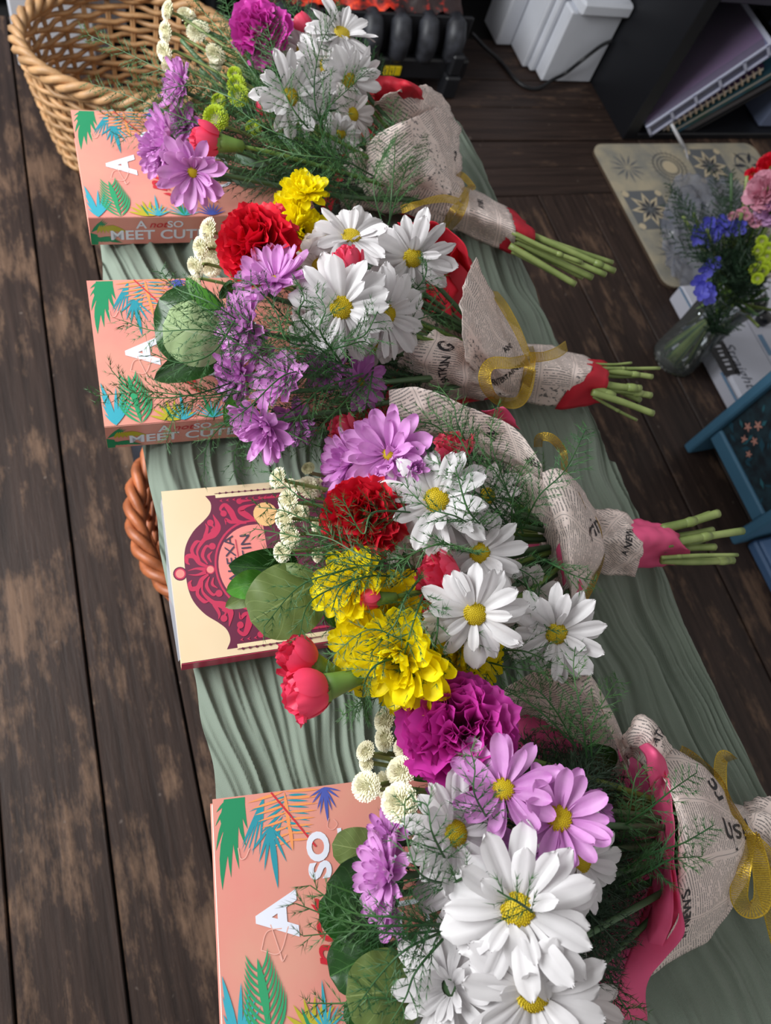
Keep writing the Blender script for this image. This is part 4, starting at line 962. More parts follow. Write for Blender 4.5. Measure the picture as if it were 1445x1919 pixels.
def button(bq, px, py, h, rpx, a, b, m=None, stem=None, name='button_chrysanthemum'):
    a *= .62
    c = T(px, py, h); R = rpx*depth(c)/F; n_ = nrm(c, a, b); rs = bq.rs; e1, e2 = frame3(n_, rs)
    q = MB(); q.tube([c-n_*R*.35, c-n_*R*.30, c-n_*R*.08, c+n_*R*.02], [R*.15, R*.5, R*.74, R*.5], 14, 1)
    k = 190
    for i in range(k):
        f = math.sqrt((i+.5)/k); t = i*2.39996; r = e1*math.cos(t)+e2*math.sin(t); tn = np.cross(n_, r)
        p = c+r*R*f*.84+n_*R*.34*math.sqrt(max(0, 1-f*f)); d = unit(r*(f*1.25)+n_*(1.1-f*1.0)+rs.uniform(-.25, .25, 3)); l = R*.26*(1.15-.35*f if f > .3 else .5); w = R*.075
        s_ = unit(np.cross(d, n_+.1*e1)); q.add([p-s_*w*.6, p+s_*w*.6, p+d*l+s_*w, p+d*l*1.15, p+d*l-s_*w], [(0, 1, 2, 3, 4)], 0)
    P = crom([c-n_*R*.3, c-n_*R*1.3+((stem if stem is not None else bq.tie)-c)*.1, (stem if stem is not None else bq.tie)], 10); P[:, 2] = np.maximum(P[:, 2], ZT+.006); q.tube(P, .0014, 5, 2)
    return partobj(bq, name, q, [m or M_cream, M_bk, M_stem], c, smooth=False)
def frond(bq, pts, ln=.030, m=None, dens=1.0, droop=0.0, tip=None, seed=None, spread=1.0, needle=.0080, name='fern_frond', w=.00022):
    # pts: pixel points with heights from the base to the tip
    P0 = np.array([T(*p) for p in pts]); P = crom(P0, 40); rs = np.random.RandomState(seed if seed is not None else bq.rs.randint(1e6))
    seg = np.linalg.norm(np.diff(P, axis=0), axis=1); S_ = np.concatenate([[0], np.cumsum(seg)]); Lt = S_[-1]
    q = MB(); q.tube(P[::2], [.0008, .0003], 4)
    tg = np.gradient(P, axis=0); tg /= np.linalg.norm(tg, axis=1)[:, None]
    nrm0 = unit(unit(CAM-P.mean(0))+rs.uniform(-.6, .6, 3))
    nb_ = max(6, int(Lt/.0046*dens)); allV = []; allF = []; nn = 0
    for k in range(nb_):
        s = (.08+.92*k/nb_)*Lt; i = min(np.searchsorted(S_, s), 39); p = P[i]; t = tg[i]; sd = unit(np.cross(nrm0, t))*(1 if k % 2 else -1)
        f = s/Lt; l = ln*(.35+.65*math.sin(math.pi*min(1, f*.8+.2))**.8)*(1-f*.72)*rs.uniform(.75, 1.15)+.003
        d = unit(t*(.75/spread)+sd*.75+nrm0*rs.uniform(-.35, .35)); e = p+d*l; e = e+t*l*.12
        nd = max(3, int(l/.0026)); tt = np.linspace(.08, 1, nd)
        B_ = p+(e-p)*tt[:, None]+(t*l*.10)*(tt[:, None]**2)
        # branch stalk as a thin ribbon
        ww = unit(np.cross(d, nrm0))*.0002
        allV += [p-ww, p+ww, B_[-1]+ww*.5, B_[-1]-ww*.5]; allF.append((nn, nn+1, nn+2, nn+3)); nn += 4
        rep = 4
        D = d*1.0+rs.normal(0, 1, (nd*rep, 3))*.42; D /= np.linalg.norm(D, axis=1)[:, None]
        Bp = np.repeat(B_, rep, 0); ll = needle*rs.uniform(.6, 1.1, nd*rep)*(1-.3*np.repeat(tt, rep))
        sdv = np.cross(D, nrm0+rs.normal(0, .4, 3)); sdv /= np.linalg.norm(sdv, axis=1)[:, None]+1e-9
        A = Bp-sdv*w; Bq = Bp+sdv*w; C = Bp+D*ll[:, None]
        tri = np.stack([A, Bq, C], 1).reshape(-1, 3); allV += list(tri); allF += [(nn+3*j, nn+3*j+1, nn+3*j+2) for j in range(nd*rep)]; nn += 3*nd*rep
    q.add(np.array(allV), allF)
    c = P0[0]; V = np.concatenate(q.V); V[:, 2] = np.maximum(V[:, 2], ZT+.001) if V[:, 0].min() > .03 and False else V[:, 2]
    q.V = [V]
    return partobj(bq, name, q, m or M_fern, c, smooth=False)
def leafmat(name, col, col2, vein, rough=.25, back=False):
    m, N, L, b_ = newmat(name); tc = N.new('ShaderNodeTexCoord'); sp = N.new('ShaderNodeSeparateXYZ'); L.new(tc.outputs['UV'], sp.inputs[0])
    u, v = sp.outputs[0], sp.outputs[1]; av = math_node(N, L, 'ABSOLUTE', v)
    mid = math_node(N, L, 'LESS_THAN', av, .025)
    sv = math_node(N, L, 'FRACT', math_node(N, L, 'MULTIPLY', math_node(N, L, 'SUBTRACT', u, math_node(N, L, 'MULTIPLY', av, .35)), 7))
    side = math_node(N, L, 'LESS_THAN', math_node(N, L, 'ABSOLUTE', math_node(N, L, 'SUBTRACT', sv, .5)), .045)
    vn = N.new('ShaderNodeTexVoronoi'); vn.feature = 'DISTANCE_TO_EDGE'; vn.inputs['Scale'].default_value = 26; L.new(tc.outputs['UV'], vn.inputs['Vector'])
    net = math_node(N, L, 'LESS_THAN', vn.outputs['Distance'], .02)
    k = math_node(N, L, 'MAXIMUM', mid, math_node(N, L, 'MAXIMUM', math_node(N, L, 'MULTIPLY', side, .45), math_node(N, L, 'MULTIPLY', net, .10)))
    c = mixcol(N, L, tnoise(N, L, tc.outputs['UV'], 5, 3), lin(col), lin(col2)); c = mixcol(N, L, math_node(N, L, 'MULTIPLY', k, .6), c, lin(vein))
    L.new(c, b_.inputs['Base Color']); b_.inputs['Roughness'].default_value = rough; b_.inputs['Specular IOR Level'].default_value = .5
    bp = N.new('ShaderNodeBump'); bp.inputs['Strength'].default_value = .5; bp.inputs['Distance'].default_value = .0008; L.new(k, bp.inputs['Height']); L.new(bp.outputs[0], b_.inputs['Normal'])
    t = N.new('ShaderNodeBsdfTranslucent'); L.new(c, t.inputs[0]); s = N.new('ShaderNodeMixShader'); s.inputs[0].default_value = .15
    L.new(b_.outputs[0], s.inputs[1]); L.new(t.outputs[0], s.inputs[2]); L.new(s.outputs[0], N['Material Output'].inputs[0]); return m
M_lfD = leafmat('dark_glossy_leaf', '16380f', '1f4a18', '4d7a3c', .2)
M_lfB = leafmat('bright_glossy_leaf', '3f7d22', '4f9030', '7aa850', .2)
M_lfO = leafmat('olive_leaf_back', '56682f', '63773a', '90a064', .45)
M_lfP = leafmat('pale_leaf_back', 'a3bd84', 'afc892', 'c6d8ae', .5)
M_lfG = leafmat('grey_green_leaf', '6c8874', '7d9a84', '9ab09a', .5)
def leaf(bq, p0, p1, wpx, m, bend=.15, roll=0., fold=.25, blunt=.0, name='leaf', label=None, stem=True):
    A, B = T(*p0), T(*p1); d = B-A; L_ = np.linalg.norm(d); x = d/L_; up_ = unit(CAM-(A+B)/2); up_ = unit(up_-x*up_.dot(x)); y = np.cross(up_, x)
    up_, y = unit(up_*math.cos(roll)+y*math.sin(roll)), unit(y*math.cos(roll)-up_*math.sin(roll)); Wd = wpx*depth(A)/F/2
    nu_, nv_ = 18, 10; u = np.linspace(0, 1, nu_+1); v = np.linspace(-1, 1, nv_+1); U_, V_ = np.meshgrid(u, v, indexing='ij')
    pw = .62-.25*blunt; wd_ = Wd*np.clip(np.sin(math.pi*np.clip(U_, 0, 1)**(.95 if blunt else .85)), 0, 1)**pw
    Zr = bend*L_*np.sin(math.pi*U_)+fold*wd_*np.abs(V_)**1.5*(1 if fold > 0 else 1)+.03*Wd*np.sin(U_*22)*np.abs(V_)
    Pp = A+U_[..., None]*d+(wd_*V_)[..., None]*y+Zr[..., None]*up_
    n = nv_+1; Fq = [(i*n+j, (i+1)*n+j, (i+1)*n+j+1, i*n+j+1) for i in range(nu_) for j in range(nv_)]
    V3 = Pp.reshape(-1, 3)-A
    o = bpy.data.objects.new(name, mesh(name, V3, Fq, m, uv=np.stack([U_, V_], -1).reshape(-1, 2))); COL.objects.link(o); o.parent = bq.root; o.location = Vector(A-bq.base)
    if label: o['label'] = label
    return o
SH = {}
def sheet(bq, name, rows, m, nu=26, nv=30, crumple=.0022, freq=55, seed=0, rot=0, label=None, thick=.0002, closed=False):
    R_ = []
    for r in rows:
        P = np.array([T(*p) for p in r]); R_.append(crom(P, nv))
    R_ = np.array(R_); V = np.stack([crom(R_[:, j], nu) for j in range(nv)], 1)
    def normals(V):
        a = np.gradient(V, axis=0); b_ = np.gradient(V, axis=1); n = np.cross(a, b_); return n/(np.linalg.norm(n, axis=-1, keepdims=True)+1e-9)
    n = normals(V)
    q_ = V*freq+seed*3.7; f = np.abs(vnoise(q_))+.5*np.abs(vnoise(q_*2.3+9)); f2 = vnoise(V*freq*.4+seed)
    V = V+n*((f-.35)*crumple*2+f2*crumple)[..., None]
    n = normals(V)
    if n[..., 2].mean() < 0: n = -n
    du = np.concatenate([[0], np.cumsum(np.linalg.norm(np.diff(V, axis=0), axis=-1).mean(1))]); dv = np.concatenate([[0], np.cumsum(np.linalg.norm(np.diff(V, axis=1), axis=-1).mean(0))])
    UVc = np.stack(np.meshgrid(du, dv, indexing='ij'), -1)
    cr, sr = math.cos(rot), math.sin(rot); UVr = np.stack([UVc[..., 0]*cr-UVc[..., 1]*sr, UVc[..., 0]*sr+UVc[..., 1]*cr], -1)+seed*.113
    c = V[nu//2, nv//2]
    Fq = [(i*nv+j, (i+1)*nv+j, (i+1)*nv+j+1, i*nv+j+1) for i in range(nu-1) for j in range(nv-1)]
    o = bpy.data.objects.new(name, mesh(name, (V-c).reshape(-1, 3), Fq, m, uv=UVr.reshape(-1, 2))); COL.objects.link(o); o.parent = bq.root; o.location = Vector(c-bq.base)
    md = o.modifiers.new('thickness', 'SOLIDIFY'); md.thickness = .00025; md.offset = 0
    if label: o['label'] = label
    o_ = dict(o=o, V=V, n=n, du=du, dv=dv, c=c, nu=nu, nv=nv)
    return o_
def print_on(sh, text, fu, fv, size, theta, bold=.012, m=None, name='headline', shear=0):
    V2, Fc = textgeo(text, bold, shear); V2 = V2.copy(); G = sh['V']; iu, iv = int(fu*(sh['nu']-2)), int(fv*(sh['nv']-2))
    if np.dot(np.cross(G[iu+1, iv]-G[iu, iv], G[iu, iv+1]-G[iu, iv]), CAM-G[iu, iv]) < 0: V2[:, 1] *= -1
    gu, gv = unit(G[iu+1, iv]-G[iu, iv]), unit(G[iu, iv+1]-G[iu, iv]); th = math.radians(theta)
    ab = np.linalg.solve(np.array([[gu@IMR, gv@IMR], [gu@IMU, gv@IMU]]), [math.cos(th), math.sin(th)]); rot = math.atan2(ab[1], ab[0])
    cr, sr = math.cos(rot), math.sin(rot)
    a = V2[:, 0]*size*cr-V2[:, 1]*size*sr; b_ = V2[:, 0]*size*sr+V2[:, 1]*size*cr
    u = np.interp(sh['du'][-1]*fu+a, sh['du'], np.arange(sh['nu'])); v = np.interp(sh['dv'][-1]*fv+b_, sh['dv'], np.arange(sh['nv']))
    i = np.minimum(u.astype(int), sh['nu']-2); j = np.minimum(v.astype(int), sh['nv']-2); fi = (u-i)[:, None]; fj = (v-j)[:, None]
    def smp(A): return (A[i, j]*(1-fi)*(1-fj)+A[i+1, j]*fi*(1-fj)+A[i, j+1]*(1-fi)*fj+A[i+1, j+1]*fi*fj)
    P = smp(sh['V'])+smp(sh['n'])*.0007
    o = bpy.data.objects.new(name, mesh(name, P-sh['c'], Fc, m or M_ink, smooth=False)); COL.objects.link(o); o.parent = sh['o']
M_tis_r = mat('red_tissue', 'da2c40', .6, trans=.35, vary=.1, vscale=20, bump=.3, bscale=60)
M_tis_p = mat('pink_tissue', 'fa6a9c', .6, trans=.35, vary=.1, vscale=20, bump=.3, bscale=60)
m, N, L, b_ = newmat('gold_ribbon'); tc = N.new('ShaderNodeTexCoord')
sp = N.new('ShaderNodeSeparateXYZ'); L.new(tc.outputs['UV'], sp.inputs[0])
gn = tnoise(N, L, tc.outputs['UV'], 900, 1); wv = math_node(N, L, 'GREATER_THAN', math_node(N, L, 'FRACT', math_node(N, L, 'MULTIPLY', sp.outputs[0], 700)), .45)
L.new(mixcol(N, L, gn, lin('8a6a14'), lin('e8c648')), b_.inputs['Base Color']); b_.inputs['Metallic'].default_value = .75; b_.inputs['Roughness'].default_value = .38
ed = math_node(N, L, 'GREATER_THAN', math_node(N, L, 'ABSOLUTE', sp.outputs[1]), .0042)
al = math_node(N, L, 'MAXIMUM', math_node(N, L, 'MULTIPLY', wv, .45), ed); al = math_node(N, L, 'ADD', al, .42); al = math_node(N, L, 'MINIMUM', al, 1.0); L.new(al, b_.inputs['Alpha'])
bp = N.new('ShaderNodeBump'); bp.inputs['Strength'].default_value = .8; bp.inputs['Distance'].default_value = .0006; L.new(gn, bp.inputs['Height']); L.new(bp.outputs[0], b_.inputs['Normal'])
M_gold = m
def ribbon(bq, pts, wmm=10, twist=None, name='ribbon', flat=0.0):
    P = crom(np.array([T(*p) for p in pts]), 60); tg = np.gradient(P, axis=0); tg /= np.linalg.norm(tg, axis=1)[:, None]
    n = len(P); tw = np.interp(np.linspace(0, 1, n), np.linspace(0, 1, len(twist)), twist) if twist is not None else np.zeros(n)
    V = []; uv = []; s = 0
    for i in range(n):
        up_ = unit(CAM-P[i]); side = unit(np.cross(tg[i], up_)); w_ = side*math.cos(tw[i])+np.cross(tg[i], side)*math.sin(tw[i])
        if i: s += np.linalg.norm(P[i]-P[i-1])
        for k in (-1, -.33, .33, 1): V.append(P[i]+w_*k*wmm/2000); uv.append((s, k*wmm/2000*.01/ (wmm/1000)))
    Fq = [(i*4+j, (i+1)*4+j, (i+1)*4+j+1, i*4+j+1) for i in range(n-1) for j in range(3)]
    c = P[0]; o = bpy.data.objects.new(name, mesh(name, np.array(V)-c, Fq, M_gold, uv=np.array(uv))); COL.objects.link(o); o.parent = bq.root; o.location = Vector(c-bq.base)
    return o
def cutstem(bq, p0, p1, r=.0028, node=None, m=None):
    A, B = T(*p0), T(*p1); q = MB(); rs = bq.rs; mid = (A+B)/2+rs.uniform(-.0015, .0015, 3)
    P = crom([A, mid, B], 14); q.tube(P, [r*.95, r, r*.9, r*.95], 9)
    d = unit(B-A); q.tube([B-d*.0001, B+d*.0004], r*.8, 9, 1)
    if node is not None: p = P[int(node*13)]; q.tube([p-d*r*1.6, p, p+d*r*1.4], [r*.95, r*1.14, r*.95], 9)
    return partobj(bq, 'stem', q, [m or M_stem, M_cut], A)
def filler(bq, a0, a1, n, h0=.01, h1=.05, ln=.028, m=None, tiepx=None, seed=1, dens=.9):
    # fronds fanning from the tie towards points between pixel positions a0..a1 (arc of head ends)
    rs = np.random.RandomState(seed)
    P = crom(np.array([list(p)+[0] for p in a0]), n)
    for i in range(n):
        e = P[i][:2]+rs.uniform(-18, 18, 2); t = np.array(tiepx[:2]); h = rs.uniform(h0, h1); k = rs.uniform(.18, .42)
        s = t+(e-t)*k; mdl = (s+e)/2+rs.uniform(-14, 14, 2)
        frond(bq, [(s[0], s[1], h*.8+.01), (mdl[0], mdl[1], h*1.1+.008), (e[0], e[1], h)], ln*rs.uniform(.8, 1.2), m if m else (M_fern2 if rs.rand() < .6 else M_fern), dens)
# ------------------------------------------------------------ bouquet 1, farthest
c = T(850, 385, .035)
B = Bouquet('wrapped_bouquet', T(760, 330, 0), 'farthest wrapped bouquet, lilac daisies and lime buttons, red tissue, by the basket', c, 'bouquet', None)
tail = sheet(B, 'newsprint_wrap', [[(835, 360, .012), (838, 385, .045), (838, 430, .012)], [(868, 350, .008), (872, 390, .045), (865, 436, .006)], [(905, 362, .006), (915, 405, .048), (905, 455, .004)], [(952, 388, .010), (966, 425, .045), (963, 477, .008)]], M_news[0], 24, 26, .0012, seed=1)
print_on(tail, 'AY NEWS', .50, .45, .0085, 82, .02)
sheet(B, 'red_tissue', [[(930, 385, .006), (938, 420, .040), (935, 468, .006)], [(955, 389, .012), (968, 425, .044), (962, 478, .006)], [(984, 410, .014), (1003, 440, .036), (992, 481, .008)]], M_tis_r, 14, 20, .0015, seed=2)
for p0, p1, r, nd in (((960, 425, .03), (1152, 508, .025), .0034, .85), ((960, 440, .035), (1135, 515, .032), .0031, None), ((965, 450, .028), (1110, 520, .022), .0036, None), ((955, 460, .03), (1078, 533, .024), .0034, None), ((955, 448, .02), (1092, 520, .014), .003, .6), ((970, 432, .022), (1148, 492, .012), .0026, None), ((960, 435, .04), (1090, 492, .036), .0024, .7), ((960, 470, .02), (1040, 512, .016), .003, None)): cutstem(B, p0, p1, r, nd)
s1 = sheet(B, 'newsprint_wrap', [[(866, 352, .012), (860, 385, .048), (842, 430, .014)], [(858, 318, .016), (820, 340, .066), (755, 398, .018)], [(858, 240, .022), (770, 300, .086), (650, 385, .020)], [(836, 193, .040), (745, 235, .100), (655, 290, .050)]], M_news[1], 34, 40, .0035, 42, seed=3)
print_on(s1, '2', .45, .16, .016, 20, .02)
s2 = sheet(B, 'newsprint_wrap', [[(864, 356, .010), (850, 300, .03), (840, 350, .01)], [(857, 250, .010), (800, 280, .04), (760, 330, .012)], [(834, 185, .030), (770, 180, .09), (705, 230, .05)], [(799, 157, .060), (745, 172, .105), (702, 192, .085)]], M_news[2], 24, 26, .0025, seed=4)
sheet(B, 'newsprint_wrap', [[(745, 395, .012), (700, 395, .015), (640, 392, .012)], [(700, 340, .05), (672, 335, .055), (632, 345, .04)], [(682, 290, .072), (662, 284, .078), (645, 300, .060)]], M_news[3], 16, 16, .0015, seed=5)
sheet(B, 'red_tissue', [[(795, 190, .075), (775, 190, .08), (740, 200, .07), (702, 200, .06)], [(789, 176, .098), (768, 160, .112), (738, 160, .100), (700, 170, .085)], [(788, 176, .090), (768, 156, .095), (735, 148, .098), (680, 134, .085)]], M_tis_r, 20, 34, .0016, 70, seed=6)
sheet(B, 'red_tissue', [[(655, 322, .05), (640, 345, .05), (622, 400, .02)], [(640, 312, .055), (618, 345, .045), (600, 395, .015)]], M_tis_r, 8, 14, .002, seed=7)
sheet(B, 'red_tissue', [[(860, 360, .008), (850, 385, .010), (840, 425, .008)], [(760, 250, .006), (740, 320, .004), (700, 390, .006)], [(700, 150, .02), (650, 240, .004), (620, 380, .008)]], M_tis_r, 12, 16, .002, seed=8, label='red tissue lining under the stems')
ribbon(B, [(866, 352, .035), (872, 372, .056), (860, 405, .052), (838, 430, .02)], 7, [0, .3, 0, 0])
ribbon(B, [(862, 378, .060), (830, 372, .068), (790, 380, .070), (752, 393, .062)], 7, [.6, .2, .9, .1])
ribbon(B, [(864, 376, .060), (880, 352, .05), (886, 350, .03), (868, 330, .035), (858, 325, .03)], 6, [0, .9, .2, .6])
ribbon(B, [(864, 380, .060), (848, 395, .06), (835, 420, .04), (822, 428, .03)], 6, [.4, 0, .5])
flower(B, 640, 65, .115, 72, .3, .9, 'white'); flower(B, 543, 182, .115, 76, .6, .35, 'white'); flower(B, 570, 92, .09, 66, -.3, .8, 'ivory'); flower(B, 612, 128, .10, 72, .2, .6, 'white')
flower(B, 652, 150, .105, 66, .7, -.5, 'white'); flower(B, 660, 215, .09, 58, .9, .3, 'ivory'); flower(B, 640, 250, .085, 42, -.4, -1.0, 'white')
flower(B, 340, 165, .07, 56, -1.4, .5, 'lilac', disc=0); flower(B, 315, 262, .085, 62, -1.4, .2, 'lilac', disc=0); flower(B, 362, 322, .10, 74, -.35, -.35, 'lilac', [(13, 6, 1.0), (12, 22, .85), (6, 34, .6)], disc=.14)
flower(B, 300, 290, .07, 52, -1.0, -.7, 'lilac', disc=0); flower(B, 345, 235, .05, 42, -.5, .2, 'deep_lilac', disc=0)
carnation(B, 482, 52, .10, 56, -.3, .5, M_ma, 34, label='magenta carnation')
bud(B, 384, 264, .10, 25, -1, .15); bud(B, 494, 200, .10, 15, -1, .35, open_=.2); bud(B, 565, 42, .10, 17, -.6, .8, open_=.2); bud(B, 600, 85, .08, 18, -.6, .6, M_re)
for a in ((405, 222, .095, 24), (448, 180, .105, 20), (444, 160, .10, 18), (410, 190, .085, 14), (440, 140, .09, 14), (475, 240, .07, 15)): button(B, *a, -.2, .3, M_lime)
for a in ((316, 20, .07, 18, -1.8, .5), (312, 60, .075, 19, -1.8, .2), (310, 98, .08, 20, -1.8, -.2), (316, 125, .07, 14, -1, -.8), (372, 60, .05, 22, -.4, .6), (405, 100, .07, 20, -1.2, -.8), (405, 120, .06, 13, -.8, -.6), (350, 30, .05, 18, .3, .9)): button(B, *a)
for p0, p1 in (((335, 28, .05), (420, 75, .05)), ((340, 75, .05), (425, 160, .045)), ((375, 130, .055), (520, 260, .04)), ((420, 275, .09), (560, 330, .05)), ((490, 250, .07), (640, 330, .04)), ((400, 335, .05), (560, 345, .03)), ((440, 300, .07), (600, 350, .04)), ((430, 320, .04), (610, 365, .03)), ((500, 290, .05), (700, 330, .04))): cutstem(B, p0, p1, .0022, .4, M_stem2)
for p0, p1, w_ in (((440, 290, .07), (500, 310, .07), 22), ((530, 300, .05), (470, 330, .05), 26), ((560, 280, .07), (520, 250, .07), 16), ((520, 330, .05), (560, 360, .04), 26), ((430, 330, .05), (480, 350, .04), 18), ((600, 310, .04), (560, 340, .03), 20)): leaf(B, p0, p1, w_, M_lfG)
for pts in ([(560, 260, .05), (430, 200, .08), (300, 130, .07), (155, 60, .06)], [(520, 240, .06), (400, 240, .07), (270, 190, .07), (165, 155, .05)], [(500, 260, .04), (380, 240, .05), (280, 250, .05), (215, 260, .04)], [(520, 200, .08), (440, 90, .09), (380, 20, .09), (330, -40, .08)], [(560, 220, .10), (520, 120, .11), (500, 40, .11), (495, -30, .10)], [(560, 240, .10), (450, 190, .11), (360, 160, .10), (270, 180, .09)],
            [(620, 280, .08), (590, 190, .12), (600, 90, .13), (640, 10, .12)], [(640, 300, .06), (560, 220, .12), (520, 140, .13), (500, 70, .12)], [(620, 300, .08), (540, 260, .12), (480, 230, .12), (430, 190, .11)], [(700, 330, .08), (640, 300, .12), (560, 290, .12), (490, 270, .11)], [(640, 320, .09), (600, 230, .12), (660, 160, .13), (690, 130, .12)], [(600, 330, .07), (520, 300, .10), (450, 310, .09), (400, 290, .08)],
            [(560, 300, .07), (500, 230, .10), (490, 170, .11), (470, 110, .10)], [(730, 420, .08), (735, 350, .10), (740, 280, .10), (735, 190, .10)], [(725, 430, .08), (750, 350, .09), (770, 290, .09), (790, 250, .08)], [(720, 430, .08), (700, 350, .10), (720, 290, .10), (760, 250, .09)], [(700, 420, .08), (660, 400, .09), (640, 370, .09), (600, 360, .09)], [(480, 200, .06), (360, 210, .05), (260, 220, .04), (190, 215, .03)], [(560, 300, .03), (440, 260, .04), (340, 200, .04), (240, 140, .05)],
            [(600, 350, .05), (640, 300, .09), (700, 250, .10), (720, 240, .10)], [(560, 200, .05), (480, 130, .07), (440, 60, .07), (420, -10, .06)]):
    frond(B, pts, .026)
filler(B, [(640, 20), (540, 10), (430, 30), (340, 100), (330, 200), (360, 300), (460, 340), (560, 350)], None, 26, .01, .07, .03, tiepx=(800, 330), seed=11)
# ------------------------------------------------------------ bouquet 2
c = T(985, 690, .035)
B = Bouquet('wrapped_bouquet', T(840, 650, 0), 'second farthest wrapped bouquet, red carnation and white daisies, gold bow on top', c)
tail = sheet(B, 'newsprint_wrap', [[(985, 645, .012), (982, 690, .05), (975, 748, .008)], [(1035, 648, .012), (1040, 690, .055), (1025, 760, .006)], [(1075, 660, .012), (1082, 700, .050), (1062, 758, .006)], [(1114, 672, .016), (1105, 700, .046), (1075, 748, .012)]], M_news[0], 26, 30, .0014, seed=11)
put_pic = sheet(B, 'red_tissue', [[(1085, 668, .012), (1078, 705, .045), (1040, 765, .004)], [(1116, 670, .018), (1108, 702, .048), (1062, 766, .008)], [(1139, 678, .020), (1140, 712, .040), (1128, 755, .012)]], M_tis_r, 14, 20, .0014, seed=12)
for p0, p1, r, nd in (((1110, 690, .035), (1236, 690, .03), .0018, .5), ((1110, 692, .03), (1222, 706, .03), .0028, .7), ((1110, 700, .03), (1212, 703, .022), .0024, None), ((1110, 715, .035), (1200, 728, .032), .0038, .9), ((1110, 725, .03), (1220, 741, .025), .0034, .8), ((1110, 735, .035), (1224, 775, .03), .0034, None), ((1110, 742, .022), (1193, 787, .012), .0016, .6), ((1110, 730, .03), (1150, 745, .03), .0042, .8), ((1110, 705, .02), (1200, 750, .015), .003, None), ((1112, 682, .03), (1183, 680, .032), .0014, None)): cutstem(B, p0, p1, r, nd)
s1 = sheet(B, 'newsprint_wrap', [[(992, 652, .02), (990, 690, .055), (978, 745, .010)], [(950, 600, .04), (940, 680, .075), (930, 750, .012)], [(917, 540, .07), (895, 610, .098), (885, 690, .07)], [(887, 484, .095), (862, 560, .115), (868, 676, .095)]], M_news[1], 30, 30, .0020, seed=13)
print_on(s1, 'AND', .28, .42, .009, 50, .02); print_on(s1, 'ENTERTAINMENT', .20, .66, .0085, 50, .02)
s2 = sheet(B, 'newsprint_wrap', [[(978, 740, .010), (940, 738, .045), (905, 745, .008)], [(905, 690, .06), (880, 720, .06), (840, 752, .010)], [(868, 640, .085), (800, 680, .08), (779, 735, .02)], [(814, 618, .085), (770, 645, .08), (743, 682, .05)]], M_news[2], 26, 28, .0034, 45, seed=14)
print_on(s2, 'SATKIN', .65, .40, .009, 80, .02); print_on(s2, 'G', .8, .2, .016, 30, .02)
s3 = sheet(B, 'newsprint_wrap', [[(905, 640, .03), (860, 690, .012), (850, 745, .006)], [(800, 590, .05), (770, 660, .03), (740, 740, .006)], [(760, 600, .06), (720, 640, .05), (685, 690, .03)]], M_news[3], 22, 24, .003, seed=15)
sheet(B, 'red_tissue', [[(960, 640, .012), (950, 690, .006), (940, 745, .006)], [(890, 500, .03), (800, 640, .004), (740, 780, .006)], [(855, 455, .085), (760, 600, .01), (600, 790, .01)]], M_tis_r, 16, 24, .002, seed=16, label='red tissue lining under the stems')
sheet(B, 'red_tissue', [[(905, 560, .04), (880, 510, .05), (850, 480, .05), (790, 470, .04)], [(885, 500, .085), (868, 455, .10), (820, 418, .10), (745, 412, .09)]], M_tis_r, 12, 26, .002, seed=17)
sheet(B, 'red_tissue', [[(860, 545, .05), (845, 570, .055), (850, 600, .06)], [(815, 470, .05), (800, 520, .04), (800, 580, .05)]], M_tis_r, 10, 12, .002, seed=18)
sheet(B, 'red_tissue', [[(745, 690, .05), (735, 735, .045), (745, 790, .03)], [(700, 745, .03), (650, 775, .03), (590, 800, .02)], [(640, 770, .02), (620, 790, .02), (596, 812, .015)]], M_tis_r, 10, 14, .002, seed=19)
ribbon(B, [(990, 650, .03), (994, 672, .062), (990, 700, .062), (978, 750, .02)], 9, [0, .2, .1, .4])
ribbon(B, [(990, 668, .066), (970, 620, .072), (945, 575, .068), (925, 545, .06)], 8, [.9, .6, .3, .9])
ribbon(B, [(992, 670, .066), (1020, 668, .076), (1045, 660, .076), (1062, 648, .066)], 9, [.2, .5, .1, .4])
ribbon(B, [(990, 675, .066), (960, 680, .085), (920, 682, .085), (908, 710, .078), (925, 745, .068), (965, 755, .055), (985, 735, .045), (996, 690, .055)], 10, [.2, .5, .2, .1, .9, .3, .1, .6])
flower(B, 640, 577, .13, 100, -.05, .05, 'white'); flower(B, 722, 590, .115, 92, .75, -.15, 'white'); flower(B, 773, 482, .115, 86, .2, -.45, 'white'); flower(B, 658, 445, .115, 84, .1, .95, 'white'); flower(B, 600, 500, .085, 72, -.4, .3, 'ivory')
flower(B, 700, 645, .09, 60, .2, -.8, 'ivory'); flower(B, 590, 610, .075, 60, -.3, -.4, 'ivory')
flower(B, 515, 525, .12, 78, -.35, .95, 'lilac', disc=.12); flower(B, 462, 610, .105, 76, -1.1, .3, 'lilac', disc=0); flower(B, 530, 715, .11, 66, -.8, .5, 'lilac', disc=0); flower(B, 497, 800, .095, 72, -.9, -.55, 'lilac', disc=0)
flower(B, 450, 700, .08, 60, -1.1, -.1, 'lilac', disc=0); flower(B, 675, 715, .085, 56, .6, -.1, 'deep_lilac', disc=.15); flower(B, 555, 790, .05, 50, -.2, -.5, 'deep_lilac', disc=0); flower(B, 610, 690, .06, 50, 0, 0, 'deep_lilac', disc=0); flower(B, 480, 655, .07, 52, -.9, .1, 'deep_lilac', disc=0)
carnation(B, 474, 452, .115, 76, -.5, .45, M_re, 50, label='red carnation')
flower(B, 572, 360, .10, 48, .1, .9, 'yellow', disc=0); flower(B, 545, 395, .085, 46, -.6, .5, 'yellow', disc=0); flower(B, 565, 435, .08, 56, .5, .1, 'yellow', disc=0)
bud(B, 650, 488, .14, 24, -.2, .9, open_=.5)
